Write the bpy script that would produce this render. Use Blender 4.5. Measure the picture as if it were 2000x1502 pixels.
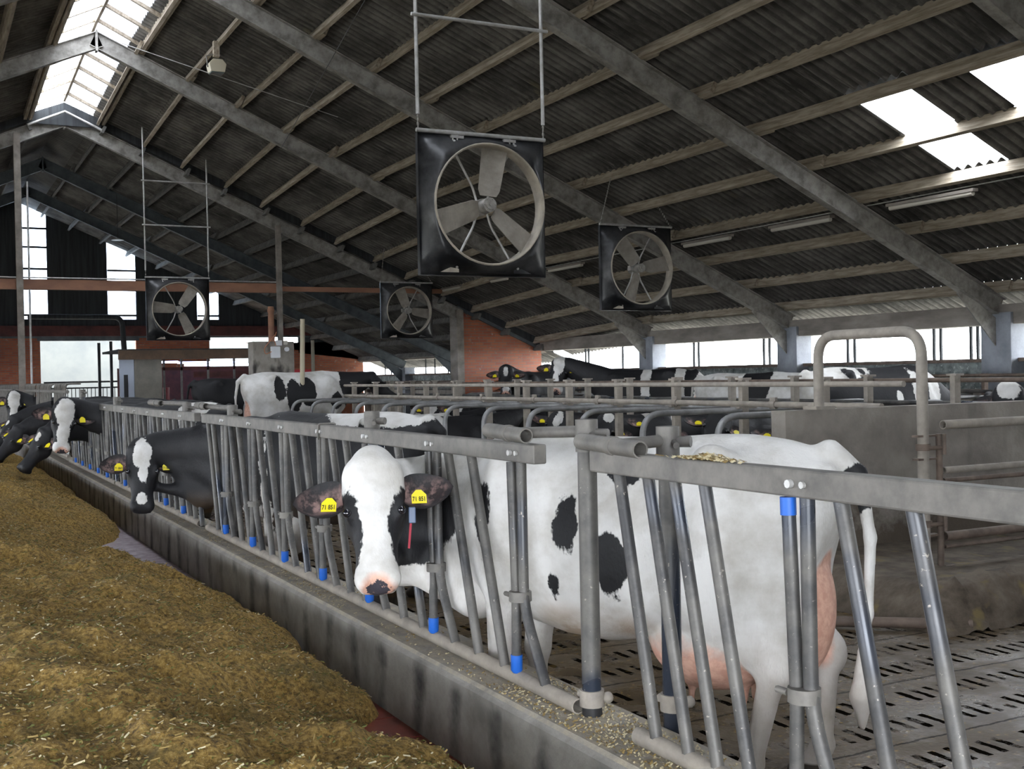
import bpy, math, random
import numpy as np
from mathutils import Vector, Matrix, Euler
for _o in list(bpy.data.objects): bpy.data.objects.remove(_o)
SC = bpy.context.scene
# ------------------------------------------------------------- camera
cam_d = bpy.data.cameras.new('camera'); cam_o = bpy.data.objects.new('camera', cam_d)
SC.collection.objects.link(cam_o); SC.camera = cam_o
cam_d.sensor_width = 36.0; cam_d.lens = 36.0*2253.13/2000.0
cam_d.clip_start = 0.05; cam_d.clip_end = 400
_y, _p, _r = 0.475527538, -0.00863595597, -0.0208715316
_F = Vector((math.sin(_y)*math.cos(_p), math.cos(_y)*math.cos(_p), math.sin(_p)))
_R = Vector((math.cos(_y), -math.sin(_y), 0)); _U = _R.cross(_F)
_R2 = _R*math.cos(_r)+_U*math.sin(_r); _U2 = -_R*math.sin(_r)+_U*math.cos(_r)
_M = Matrix((( _R2.x,_U2.x,-_F.x,0),(_R2.y,_U2.y,-_F.y,0),(_R2.z,_U2.z,-_F.z,1.6),(0,0,0,1)))
cam_o.matrix_world = _M
# ------------------------------------------------------------- world and exposure
W = bpy.data.worlds.new('overcast_sky'); SC.world = W; W.use_nodes = True
_n = W.node_tree.nodes; _l = W.node_tree.links; _n.clear()
_out = _n.new('ShaderNodeOutputWorld'); _bg = _n.new('ShaderNodeBackground')
_tc = _n.new('ShaderNodeTexCoord'); _sep = _n.new('ShaderNodeSeparateXYZ'); _cr = _n.new('ShaderNodeValToRGB')
_l.new(_tc.outputs['Generated'], _sep.inputs[0]); _l.new(_sep.outputs['Z'], _cr.inputs[0])
_cr.color_ramp.elements[0].position = 0.0; _cr.color_ramp.elements[0].color = (0.88,0.93,1.0,1)
_cr.color_ramp.elements[1].position = 0.8; _cr.color_ramp.elements[1].color = (0.94,0.97,1.0,1)
_l.new(_cr.outputs[0], _bg.inputs['Color']); _bg.inputs['Strength'].default_value = 7.0
_l.new(_bg.outputs[0], _out.inputs[0])
SC.view_settings.view_transform = 'Standard'; SC.view_settings.look = 'None'
SC.view_settings.gamma = 1.0; SC.view_settings.use_curve_mapping = False
SC.view_settings.exposure = 1.5
C = SC.collection
rnd = random.Random(7)
PI = math.pi
# ------------------------------------------------------------- mesh helpers
class MB:
    def __init__(s): s.v=[]; s.f=[]; s.sm=[]
    def add(s, vs, fs, smooth=False):
        b=len(s.v); s.v+= [tuple(x) for x in vs]; s.f+= [tuple(b+i for i in f) for f in fs]; s.sm+= [smooth]*len(fs); return s
    def box(s, x0,x1,y0,y1,z0,z1, M=None):
        vs=[(x,y,z) for x in (x0,x1) for y in (y0,y1) for z in (z0,z1)]
        if M is not None: vs=[tuple(M@Vector(v)) for v in vs]
        return s.add(vs,[(0,1,3,2),(4,6,7,5),(0,4,5,1),(2,3,7,6),(0,2,6,4),(1,5,7,3)])
    def bar(s, a, b, w, h, up=(0,0,1)):
        # box beam from a to b; w across, h along up
        a=Vector(a); b=Vector(b); d=(b-a).normalized(); u=Vector(up); sd=d.cross(u).normalized(); u=sd.cross(d).normalized()
        vs=[]
        for p in (a,b):
            for i,j in ((-1,-1),(1,-1),(1,1),(-1,1)): vs.append(p+sd*(w/2*i)+u*(h/2*j))
        return s.add(vs,[(0,1,2,3)[::-1],(4,5,6,7),(0,1,5,4),(1,2,6,5),(2,3,7,6),(3,0,4,7)])
    def ibeam(s, a, b, w, h, tf=.014, tw=.012, up=(0,0,1)):
        a=Vector(a); b=Vector(b); d=(b-a).normalized(); u=Vector(up); sd=d.cross(u).normalized(); u=sd.cross(d).normalized()
        s.bar(a,b,tw,h-2*tf,u); o=u*(h/2-tf/2)
        s.bar(a+o,b+o,w,tf,u); s.bar(a-o,b-o,w,tf,u); return s
    def tube(s, pts, r, n=10, cap=True, hollow=False):
        pts=[Vector(p) for p in pts]; m=len(pts); rr=r if isinstance(r,(list,tuple)) else [r]*m
        t=[(pts[min(i+1,m-1)]-pts[max(i-1,0)]).normalized() for i in range(m)]
        ref=Vector((0,0,1)) if abs(t[0].z)<.9 else Vector((1,0,0))
        x=t[0].cross(ref).normalized(); vs=[]
        for i in range(m):
            x=(x-t[i]*x.dot(t[i])).normalized(); y=t[i].cross(x)
            k=1.0
            if 0<i<m-1:
                c=(pts[i]-pts[i-1]).normalized().dot((pts[i+1]-pts[i]).normalized()); k=1/max(.5,math.sqrt(max(.01,(1+c)/2)))
            for j in range(n):
                a=2*PI*j/n; vs.append(pts[i]+x*(math.cos(a)*rr[i])+y*(math.sin(a)*rr[i]))
        fs=[(i*n+j,i*n+(j+1)%n,(i+1)*n+(j+1)%n,(i+1)*n+j) for i in range(m-1) for j in range(n)]
        s.add(vs,fs,True)
        if cap and not hollow:
            s.add(vs[:n],[tuple(range(n))[::-1]]); s.add(vs[-n:],[tuple(range(n))])
        if hollow:
            for base,pt,td,rad in ((vs[:n],pts[0],t[0],rr[0]),(vs[-n:],pts[-1],-t[-1],rr[-1])):
                inn=[pt+(q-pt)*.82 for q in base]; dp=[q+td*min(.12,rad*3) for q in inn]
                vv=list(base)+inn+dp; fs=[]
                for j in range(n):
                    k=(j+1)%n; fs+= [(j,k,n+k,n+j),(n+j,n+k,2*n+k,2*n+j)]
                fs.append(tuple(range(2*n,3*n))); s.add(vv,fs)
        return s
    def ball(s, c, r, nu=12, nv=8, sc=(1,1,1), M=None):
        c=Vector(c); vs=[]; fs=[]
        for i in range(nv+1):
            th=PI*i/nv
            for j in range(nu):
                ph=2*PI*j/nu; q=Vector((math.sin(th)*math.cos(ph)*r*sc[0],math.sin(th)*math.sin(ph)*r*sc[1],math.cos(th)*r*sc[2]))
                if M is not None: q=M@q
                vs.append(c+q)
        for i in range(nv):
            for j in range(nu): fs.append((i*nu+j,(i+1)*nu+j,(i+1)*nu+(j+1)%nu,i*nu+(j+1)%nu))
        return s.add(vs,fs,True)
    def disc(s, c, nrm, r, th, n=16):
        c=Vector(c); nrm=Vector(nrm).normalized(); return s.tube([c-nrm*th/2,c+nrm*th/2],r,n)
    def prism(s, poly, axis, a0, a1):
        # poly: 2D points in the plane perpendicular to axis ('x': (y,z), 'y': (x,z), 'z': (x,y))
        n=len(poly); f={'x':lambda p,a:(a,p[0],p[1]),'y':lambda p,a:(p[0],a,p[1]),'z':lambda p,a:(p[0],p[1],a)}[axis]
        vs=[f(p,a0) for p in poly]+[f(p,a1) for p in poly]
        fs=[(i,(i+1)%n,n+(i+1)%n,n+i) for i in range(n)]+[tuple(range(n))[::-1],tuple(range(n,2*n))]
        return s.add(vs,fs)
def fillet(pts, rad, n=6):
    pts=[Vector(p) for p in pts]; out=[pts[0]]
    for i in range(1,len(pts)-1):
        a,b,c=pts[i-1],pts[i],pts[i+1]; d1=(a-b); d2=(c-b)
        r=min(rad,d1.length*.48,d2.length*.48); p=b+d1.normalized()*r; q=b+d2.normalized()*r
        for k in range(n+1):
            t=k/n; out.append(p*(1-t)**2+b*2*t*(1-t)+q*t*t)
    out.append(pts[-1]); return out
def mesh_from(name, mb, mat):
    me=bpy.data.meshes.new(name); me.from_pydata(mb.v,[],mb.f)
    if mb.sm: me.polygons.foreach_set('use_smooth',mb.sm)
    if mat: me.materials.append(mat)
    me.update(); return me
def tag(o, label=None, cat=None, group=None, kind=None):
    if label: o['label']=label
    if cat: o['category']=cat
    if group: o['group']=group
    if kind: o['kind']=kind
    return o
def thing(name, label, cat, loc=(0,0,0), rotz=0, group=None):
    o=bpy.data.objects.new(name,None); C.objects.link(o); o.empty_display_size=.1
    o.location=loc; o.rotation_euler=(0,0,rotz); return tag(o,label,cat,group)
def wm(p):
    m=Matrix.Identity(4); ch=[]
    while p is not None: ch.append(p); p=p.parent
    for q in reversed(ch): m=m@(Matrix.Translation(q.location)@q.rotation_euler.to_matrix().to_4x4())
    return m
def obj(name, mb, mat, parent=None, world=True, bevel=0, label=None, cat=None, group=None, kind=None):
    """one mesh object; with world=True the mesh was given in world coordinates"""
    if parent is not None and world:
        inv=wm(parent).inverted(); mb.v=[tuple(inv@Vector(v)) for v in mb.v]
    me=mesh_from(name,mb,mat); o=bpy.data.objects.new(name,me); C.objects.link(o)
    if parent is not None: o.parent=parent
    elif world and mb.v:
        # origin at the base centre of the thing
        a=np.array(mb.v); c=[(a[:,0].min()+a[:,0].max())/2,(a[:,1].min()+a[:,1].max())/2,a[:,2].min()]
        me.transform(Matrix.Translation([-x for x in c])); o.location=c
    if bevel:
        b=o.modifiers.new('bevel','BEVEL'); b.width=bevel; b.segments=2; b.limit_method='ANGLE'; b.angle_limit=.6
    return tag(o,label,cat,group,kind)
def dup(root, loc, rotz=0, label=None, group=None):
    r=root.copy(); C.objects.link(r); r.location=loc; r.rotation_euler=(0,0,rotz)
    if label: r['label']=label
    if group: r['group']=group
    for ch in list(root.children):
        c=ch.copy(); C.objects.link(c); c.parent=r
        for g in ch.children:
            d=g.copy(); C.objects.link(d); d.parent=c
    return r
ORD=['first','second','third','fourth','fifth','sixth','seventh','eighth','ninth','tenth','eleventh','twelfth','thirteenth','fourteenth','fifteenth','sixteenth','seventeenth','eighteenth','nineteenth','twentieth']
# ------------------------------------------------------------- materials
def mat(name, col, rough=.7, metal=0, noise=None, bump=None, spec=.5, dark=None, scale=1.0, stretch=None, mid=(.35,.65)):
    """procedural material: base colour mixed with a second colour by noise, plus bump"""
    m=bpy.data.materials.new(name); m.use_nodes=True; nt=m.node_tree; N=nt.nodes; L=nt.links
    b=N['Principled BSDF']; b.inputs['Roughness'].default_value=rough; b.inputs['Metallic'].default_value=metal
    b.inputs['Specular IOR Level'].default_value=spec
    b.inputs['Base Color'].default_value=(*col,1)
    tc=N.new('ShaderNodeTexCoord'); mp=N.new('ShaderNodeMapping'); L.new(tc.outputs['Object'],mp.inputs[0])
    if stretch: mp.inputs['Scale'].default_value=stretch
    m['x']=0
    if dark is not None:
        no=N.new('ShaderNodeTexNoise'); no.inputs['Scale'].default_value=scale; no.inputs['Detail'].default_value=7; no.inputs['Roughness'].default_value=.62
        L.new(mp.outputs[0],no.inputs['Vector'])
        cr=N.new('ShaderNodeValToRGB'); e=cr.color_ramp.elements; e[0].position=mid[0]; e[1].position=mid[1]
        e[0].color=(*dark,1); e[1].color=(*col,1); L.new(no.outputs[0],cr.inputs[0]); L.new(cr.outputs[0],b.inputs['Base Color'])
    if bump:
        nb=N.new('ShaderNodeTexNoise'); nb.inputs['Scale'].default_value=bump[0]; nb.inputs['Detail'].default_value=6
        L.new(mp.outputs[0],nb.inputs['Vector']); bp=N.new('ShaderNodeBump'); bp.inputs['Strength'].default_value=bump[1]; bp.inputs['Distance'].default_value=bump[2] if len(bump)>2 else .01
        L.new(nb.outputs[0],bp.inputs['Height']); L.new(bp.outputs[0],b.inputs['Normal'])
    return m
# ------------------------------------------------------------- animals: implicit surfaces meshed with surface nets
def surface_nets(F, org, h):
    s=F<0
    a=s[:-1,:-1,:-1]; cnt=np.zeros(a.shape,np.int8); sl=[slice(None,-1),slice(1,None)]
    for i in (0,1):
        for j in (0,1):
            for k in (0,1): cnt+=s[sl[i],sl[j],sl[k]]
    mask=(cnt>0)&(cnt<8); I=np.argwhere(mask); idx=np.full(mask.shape,-1,np.int64); idx[mask]=np.arange(len(I))
    acc=np.zeros((len(I),3)); n=np.zeros(len(I)); cor=[(i,j,k) for i in (0,1) for j in (0,1) for k in (0,1)]
    val={c:F[I[:,0]+c[0],I[:,1]+c[1],I[:,2]+c[2]] for c in cor}
    for c in cor:
        for ax in range(3):
            if c[ax]==0:
                d=list(c); d[ax]=1; d=tuple(d); va,vb=val[c],val[d]; m=(va<0)!=(vb<0)
                t=np.where(m,va/np.where(m,va-vb,1),0); p=np.array(c,float)[None]+np.zeros((len(I),3)); p[:,ax]+=t
                acc+=p*m[:,None]; n+=m
    V=(I+acc/np.maximum(n,1)[:,None])*h+org
    Q=[]
    for ax in range(3):
        o=[0,1,2]; o.remove(ax); u,v=o
        A=[slice(None)]*3; B=[slice(None)]*3; A[ax]=slice(None,-1); B[ax]=slice(1,None)
        for w in o: A[w]=slice(1,-1); B[w]=slice(1,-1)
        sa,sb=s[tuple(A)],s[tuple(B)]
        for flip,m in ((False,sa&~sb),(True,~sa&sb)):
            P=np.argwhere(m)
            if not len(P): continue
            P[:,u]+=1; P[:,v]+=1
            def g(du,dv):
                q=P.copy(); q[:,u]-=du; q[:,v]-=dv; return idx[q[:,0],q[:,1],q[:,2]]
            q=np.stack([g(1,1),g(0,1),g(0,0),g(1,0)],1)
            if (ax==1)!=flip: q=q[:,::-1]
            Q.append(q)
    return V,np.concatenate(Q)
class SDF:
    def __init__(s, lo, hi, h):
        s.h=h; s.lo=np.array(lo,float); s.n=np.ceil((np.array(hi)-s.lo)/h).astype(int)+1
        s.F=np.full(s.n,1.0,np.float32)
    def win(s, lo, hi):
        i0=np.clip(np.floor((np.array(lo)-s.lo)/s.h).astype(int),0,s.n-1); i1=np.clip(np.ceil((np.array(hi)-s.lo)/s.h).astype(int)+1,1,s.n)
        ax=[(np.arange(i0[k],i1[k])*s.h+s.lo[k]).astype(np.float32) for k in range(3)]
        return tuple(slice(i0[k],i1[k]) for k in range(3)), np.meshgrid(*ax,indexing='ij',sparse=True)
    def merge(s, sl, d, k, sub=False):
        a=s.F[sl]
        if sub:
            d=-d; hh=np.clip(.5-.5*(d-a)/k,0,1) if k>0 else None
            hh=np.clip(.5+.5*(d-a)/k,0,1); s.F[sl]=a*(1-hh)+d*hh+k*hh*(1-hh)
        else:
            hh=np.clip(.5+.5*(d-a)/k,0,1); s.F[sl]=d*(1-hh)+a*hh-k*hh*(1-hh)
    def cone(s, a, b, ra, rb, k=.04, flat=None, fs=1.0, sub=False):
        a=np.array(a,float); b=np.array(b,float); m=max(ra,rb)*max(fs,1)+k+2*s.h
        sl,(X,Y,Z)=s.win(np.minimum(a,b)-m,np.maximum(a,b)+m); ba=b-a; L=ba@ba+1e-9
        px,py,pz=X-a[0],Y-a[1],Z-a[2]; t=np.clip((px*ba[0]+py*ba[1]+pz*ba[2])/L,0,1)
        qx,qy,qz=px-t*ba[0],py-t*ba[1],pz-t*ba[2]; r2=qx*qx+qy*qy+qz*qz; mn=1
        if flat is not None:
            f=np.array(flat,float); f/=np.linalg.norm(f); c=qx*f[0]+qy*f[1]+qz*f[2]; r2=r2-c*c+(c/fs)**2; mn=min(1,fs)
        d=(np.sqrt(r2)-(ra+(rb-ra)*t))*mn; s.merge(sl,d,k,sub)
    def ell(s, c, r, R=None, k=.04, sub=False):
        c=np.array(c,float); r=np.array(r,float); m=max(r)+k+2*s.h
        sl,(X,Y,Z)=s.win(c-m,c+m); p=[X-c[0],Y-c[1],Z-c[2]]
        if R is not None: p=[p[0]*R[i][0]+p[1]*R[i][1]+p[2]*R[i][2] for i in range(3)]
        q=np.sqrt((p[0]/r[0])**2+(p[1]/r[1])**2+(p[2]/r[2])**2)
        s.merge(sl,(q-1)*min(r)*.5*(1+q)/np.maximum(q,.5),k,sub)
    def loft(s, org, A, U, Lt, prof, k=.04, pu=1.0, pl=1.0):
        """section swept along A: prof rows (t, top, bottom, halfwidth)"""
        org=np.array(org,float); A,U,Lt=[np.array(v,float) for v in (A,U,Lt)]; P=np.array(prof,float)
        ext=[]; 
        for row in P:
            for uu in (row[1],row[2]):
                for ll in (-row[3],row[3]): ext.append(org+A*row[0]+U*uu+Lt*ll)
        ext=np.array(ext); m=k+.06; sl,(X,Y,Z)=s.win(ext.min(0)-m,ext.max(0)+m)
        px,py,pz=X-org[0],Y-org[1],Z-org[2]
        t=px*A[0]+py*A[1]+pz*A[2]; u=px*U[0]+py*U[1]+pz*U[2]; l=px*Lt[0]+py*Lt[1]+pz*Lt[2]
        tt=np.clip(t,P[0,0],P[-1,0]); 
        # smooth interpolation through a fine table
        xs=np.linspace(P[0,0],P[-1,0],160); tab=[]
        for c in (1,2,3):
            y=np.interp(xs,P[:,0],P[:,c]); kk=np.hanning(15); kk/=kk.sum(); yp=np.pad(y,7,mode='edge'); tab.append(np.convolve(yp,kk,'valid'))
        top,bot,hw=[np.interp(tt,xs,y) for y in tab]
        cz=bot+(top-bot)*.5; hh=(top-bot)/2; v=(u-cz)/hh; w=np.abs(l)/hw
        e=np.where(v>0,2.0*pu,2.0*pl); q=(w**e+np.abs(v)**e+1e-9)**(1/e)
        d=(q-1)*np.minimum(hw,hh); over=np.abs(t-tt); d=np.where(over>0,np.sqrt(np.maximum(d,0)**2+over**2)+np.minimum(d,0)*0,d)
        s.merge(sl,d.astype(np.float32),k)
def carve_box(S,c,hs,R,k=.02):
    c=np.array(c,float); m=np.linalg.norm(hs)+k+.03; sl,(X,Y,Z)=S.win(c-m,c+m); p=[X-c[0],Y-c[1],Z-c[2]]
    q=[np.abs(p[0]*R[i][0]+p[1]*R[i][1]+p[2]*R[i][2])-hs[i] for i in range(3)]
    o=np.sqrt(sum(np.maximum(x,0)**2 for x in q)); d=o+np.minimum(np.maximum(np.maximum(q[0],q[1]),q[2]),0); S.merge(sl,d.astype(np.float32),k,True)
def nrm(v): v=np.array(v,float); return v/np.linalg.norm(v)
TORSO=[(-.90,1.33,1.12,.06),(-.84,1.38,.95,.15),(-.72,1.43,.80,.23),(-.55,1.455,.72,.275),(-.38,1.455,.66,.30),(-.18,1.435,.60,.335),(.05,1.425,.555,.355),(.26,1.425,.57,.34),(.43,1.445,.61,.285),(.58,1.43,.66,.245),(.70,1.34,.70,.20),(.80,1.20,.78,.14),(.86,1.10,.86,.08)]
HEAD=[(-.04,.005,-.08,.105),(.02,.045,-.12,.148),(.09,.062,-.17,.160),(.18,.058,-.20,.152),(.25,.048,-.205,.139),(.33,.038,-.18,.115),(.42,.034,-.145,.101),(.49,.042,-.13,.106),(.55,.038,-.12,.110),(.59,.012,-.10,.092),(.615,-.02,-.06,.055)]
class Cow:
    """body coordinates: +x forward, +y left, +z up, origin on the ground below the trunk"""
    def __init__(s, h=.02, neck=None, head=((1.35,0,1.35),(.75,0,-.65)), face=None, lie=False, hscale=1.0, legs=None, leg_dz=0, tail='down', ears=((.0,.0),(.0,.0)), udder=True, bulk=1.0, roll=0, carve=None, dew=None):
        dz=-.53 if lie else 0
        s.lie=lie; P0=np.array(head[0],float); A=nrm(head[1]); 
        up=np.array(face if face is not None else (0,0,1),float); U=nrm(up-A*(up@A)); Lt=np.cross(A,U)  # lateral: animal's left when A is forward and U up is U x A
        Lt=np.cross(U,A); s.P0,s.A,s.U,s.Lt,s.hs=P0,A,U,Lt,hscale
        hp=[P0+A*a*hscale+U*b*hscale for a,b in ((-.1,0),(.65,0))]
        lo=np.min([(-1.06,-.5,-.03 if not lie else -.03)]+[p-.3 for p in hp],0); hi=np.max([(1.0,.5,1.55)]+[p+.3 for p in hp],0)
        lo[2]=max(lo[2],-.05) if not lie else max(lo[2],-.05)
        S=SDF(lo,hi,h)
        S.loft((0,0,dz),(1,0,0),(0,0,1),(0,1,0),[(a,b,c,d*bulk) for a,b,c,d in TORSO],k=.03,pu=.86,pl=1.08)
        S.cone((-.80,0,1.35+dz),(.45,0,1.405+dz),.035,.045,k=.05)      # spine ridge
        for sd in (1,-1):
            S.ell((-.44,sd*.215,1.375+dz),(.075,.05,.05),k=.07)          # hook bone
            S.ell((-.86,sd*.085,1.30+dz),(.05,.04,.045),k=.05)          # pin bone
            S.ell((.50,sd*.20,1.12+dz),(.15,.075,.26),k=.08)            # shoulder blade
            S.ell((.70,sd*.15,.98+dz),(.10,.08,.10),k=.08)
        S.cone((-.86,0,1.39+dz),(-.97,0,1.30+dz),.045,.035,k=.05)
        if tail=='down':
            tp=[(-.97,0,1.30+dz),(-1.01,.0,1.05+dz*.9),(-1.0,.01,.75+dz*.6),(-.98,.01,.55+dz*.4)]
            for i in range(3): S.cone(tp[i],tp[i+1],.03-.006*i,.024-.005*i,k=.02)
            S.cone((-.98,.01,.62+dz*.4),(-.97,.02,.42 if not lie else .12),.022,.045,k=.02); 
            if not lie: S.cone((-.97,.02,.42),(-.97,.02,.30),.045,.015,k=.02)
        lg=legs or {}
        if not lie:
            for i,sd in enumerate((1,-1)):
                o=lg.get(('f','l' if sd>0 else 'r'),(0,0)); fx,fy=o
                e=(.52,sd*.19,.84); kn=(.55+fx*.45,sd*(.17)+fy*.4,.44); ft=(.55+fx*.9,sd*.165+fy*.9,.14); ho=(.60+fx,sd*.17+fy,.045)
                S.cone((.52,sd*.18,1.05),e,.13,.10,k=.08,flat=(0,1,0),fs=.75); S.cone(e,kn,.095,.060,k=.05); S.ell(kn,(.062,.058,.07),k=.02)
                S.cone(kn,ft,.048,.040,k=.02); S.ell(ft,(.05,.047,.05),k=.02); S.cone(ft,ho,.045,.058,k=.015); S.ell((ho[0]+.02,ho[1],.03),(.085,.06,.05),k=.01)
                o=lg.get(('h','l' if sd>0 else 'r'),(0,0)); fx,fy=o
                st=(-.40+fx*.2,sd*.235,.82); hk=(-.72+fx*.6,sd*.18+fy*.5,.52); ft=(-.66+fx*.9,sd*.18+fy*.9,.15); ho=(-.60+fx,sd*.18+fy,.045)
                S.cone((-.55,sd*.17,1.12),st,.20,.135,k=.08,flat=(0,1,0),fs=.62)
                S.cone((-.74,sd*.12,1.14),(-.66+fx*.3,sd*.17,.78),.14,.10,k=.08,flat=(0,1,0),fs=.75)
                S.cone(st,hk,.125,.055,k=.06,flat=(0,1,0),fs=.8); S.cone((-.70,sd*.16,.86),hk,.085,.045,k=.05,flat=(0,1,0),fs=.7)
                S.ell((hk[0]-.03,hk[1],hk[2]+.03),(.05,.04,.07),k=.03); S.ell(hk,(.065,.05,.065),k=.02)
                S.cone(hk,ft,.052,.040,k=.02); S.ell(ft,(.05,.047,.05),k=.02); S.cone(ft,ho,.045,.058,k=.015); S.ell((ho[0]+.02,ho[1],.03),(.085,.06,.05),k=.01)
        else:
            for sd in (1,-1):
                S.cone((.60,sd*.20,.38),(.80,sd*.24,.12),.11,.07,k=.06); S.cone((.80,sd*.24,.12),(.45,sd*.25,.07),.06,.045,k=.04)
                S.ell((-.42,sd*.30,.36),(.30,.16,.24),k=.10); S.cone((-.25,sd*.40,.2),(-.65,sd*.42,.09),.10,.055,k=.05); S.cone((-.65,sd*.42,.08),(-.20,sd*.5,.06),.05,.045,k=.04)
        if udder:
            S.ell((-.38,0,.61+dz*.75),(.29,.262,.22),k=.025); S.ell((-.70,0,.76+dz*.75),(.17,.19,.30),k=.03)
            if not lie:
                for tx,ty in ((-.30,.09),(-.30,-.09),(-.52,.07),(-.52,-.07)): S.cone((tx,ty,.47),(tx+.01,ty,.345),.022,.012,k=.02)
        # neck
        nb=np.array((.60,0,1.16+dz)); nk=P0+(-A*.02-U*.07)*hscale; md=(nb+nk)/2+np.array(neck if neck is not None else (0,0,-.02))
        pts=[]; 
        for i in range(7):
            t=i/6; pts.append(nb*(1-t)**2+2*t*(1-t)*md+nk*t*t)
        s.npts=pts
        rr=[.27,.235,.20,.172,.150,.132,.118]
        for i in range(6):
            d=nrm(pts[i+1]-pts[i]); lat=np.cross(d,(0,0,1)); lat=lat/(np.linalg.norm(lat)+1e-6)
            S.cone(pts[i],pts[i+1],rr[i],rr[i+1],k=.07,flat=lat,fs=.62+.05*i)
        dl=[pts[i]-np.array((0,0,rr[i]*.8)) for i in range(6)]
        for i in range(5): S.cone(dl[i]-np.array((0,0,.03)),dl[i+1]-np.array((0,0,.02)),.055,.04,k=.08)
        S.cone((.72,0,.86+dz),pts[1]-np.array((0,0,.18)),.10,.07,k=.08)
        if dew is not None:
            j=P0+(A*.30-U*.17)*hscale; q1=pts[3]-np.array((0,0,dew)); q0=np.array((.78,0,.72+dz))
            S.cone(j,q1,.035,.06,k=.08); S.cone(q1,q0,.07,.10,k=.12); S.cone(pts[4]-np.array((0,0,dew*.45)),q1,.08,.08,k=.12); S.cone(pts[3]-np.array((0,0,dew*.45)),q0,.09,.1,k=.12)
        for cb in (carve or []): carve_box(S,*cb)
        # head
        H=lambda t,u,l: P0+(A*t+U*u+Lt*l)*hscale
        S.loft(P0,A,U,Lt,[tuple(x*hscale for x in r) for r in HEAD],k=.03,pu=1.12,pl=.9)
        S.ell(H(-.005,.005,0),np.array((.065,.085,.128))*hscale,R=[A,U,Lt],k=.04)                    # poll
        for sd in (1,-1):
            S.ell(H(.215,.018,sd*.130),np.array((.045,.03,.028))*hscale,R=[A,U,Lt],k=.03)        # orbit
            S.ell(H(.225,.020,sd*.150),np.array((.028,.022,.020))*hscale,R=[A,U,Lt],k=.012,sub=True)
            S.ell(H(.23,-.14,sd*.085),np.array((.10,.06,.055))*hscale,R=[A,U,Lt],k=.04)          # jaw
            if h<.014:
                S.ell(H(.590,-.002,sd*.062),np.array((.024,.026,.017))*hscale,R=[A,U,Lt],k=.008,sub=True)
            S.ell(H(.555,.0,sd*.070),np.array((.05,.045,.038))*hscale,R=[A,U,Lt],k=.025)
        S.cone(H(.57,-.09,-.06),H(.57,-.09,.06),.035*hscale,.035*hscale,k=.015)               # lower lip
        V,Q=surface_nets(S.F,S.lo,h)
        # relax
        for _ in range(2):
            acc=np.zeros_like(V); n=np.zeros(len(V))
            for i in range(4):
                a=Q[:,i]; b=Q[:,(i+1)%4]
                for k in range(3):
                    acc[:,k]+=np.bincount(a,V[b,k],len(V))+np.bincount(b,V[a,k],len(V))
                n+=np.bincount(a,minlength=len(V))+np.bincount(b,minlength=len(V))
            V=V*.5+.5*acc/np.maximum(n,1)[:,None]
        s.V=V; s.Q=Q; s.part=np.zeros(len(V)); s.h=h
        # ears (same skin, appended to the body mesh)
        for ei,sd in enumerate((1,-1)):
            fw,dn=ears[ei]   # forward tilt, droop
            base=H(.115,-.035,sd*.130); out=nrm(Lt*sd*1.0+A*(.10+dn)-U*(.12-fw)); nr=nrm(U*.85+A*-.25+Lt*sd*.1); nr=nrm(nr-out*(nr@out)); wd=np.cross(out,nr)
            Le,We=.268*hscale,.090*hscale; nu,nv=14,8; vs=[]; fs=[]
            for side in (1,-1):
                for i in range(nu+1):
                    t=i/nu; w=We*(math.sin(PI*min(1,t**.85))**.55*1.0+.35*(1-t)); w*=1 if t<.999 else 0.02
                    for j in range(nv+1):
                        a=(j/nv-.5)*2; cup=.55*w*(a*a)-.25*w; th=.006*hscale*(1-a*a*.8)*(1 if t<.98 else .2)
                        p=base+out*(t*Le)+wd*(a*w)+nr*(cup*(1.0-.3*t)+side*th-.02*math.sin(t*PI)+.03*t*t)
                        vs.append(p)
            nn=(nu+1)*(nv+1)
            for side in (0,1):
                for i in range(nu):
                    for j in range(nv):
                        q=[side*nn+i*(nv+1)+j, side*nn+i*(nv+1)+j+1, side*nn+(i+1)*(nv+1)+j+1, side*nn+(i+1)*(nv+1)+j]
                        if (side==0)==(sd>0): q=q[::-1]
                        fs.append(q)
            b=len(s.V); s.V=np.concatenate([s.V,np.array(vs)]); s.Q=np.concatenate([s.Q,np.array(fs)+b])
            pt=np.concatenate([np.full(nn,2.0),np.full(nn,1.0)]); s.part=np.concatenate([s.part,pt])
            s.__dict__['ear%d'%ei]=(base,out,nr,wd,Le,We)
    def hc(s, V=None):
        V=s.V if V is None else V; d=(V-s.P0)/s.hs; return np.stack([d@s.A,d@s.U,d@s.Lt],1)
    def build(s, label, coat, loc, rotz, cat='cow', group=None, base=-1, eartone=1, pink=True, tags=(1,1), dirt=(), collar=True, udder=True, detail=False, tagtext=None, name='cow', headonly=False):
        """coat: rows (space,'+' black/'-' white, centre, radii)"""
        V=s.V; HC=s.hc(); v=np.full(len(V),float(base)*.6)
        for sp,sg,c,r in coat:
            X=HC if sp=='h' else V; q=1-np.sqrt((((X-np.array(c))/np.array(r))**2).sum(1)); q=q*min(r)/.15
            v=np.maximum(v,q) if sg=='+' else np.minimum(v,-q)
        v[s.part==1]=eartone; v[s.part==2]=eartone
        pk=np.full(len(V),-1.0)
        if pink:
            pk=np.maximum(pk,1-np.sqrt((((HC-np.array((.60,-.01,0)))/np.array((.095,.095,.105)))**2).sum(1)))
        npd=1-np.sqrt((((HC-np.array((.600,-.02,0)))/np.array((.060,.070,.075)))**2).sum(1))
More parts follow.
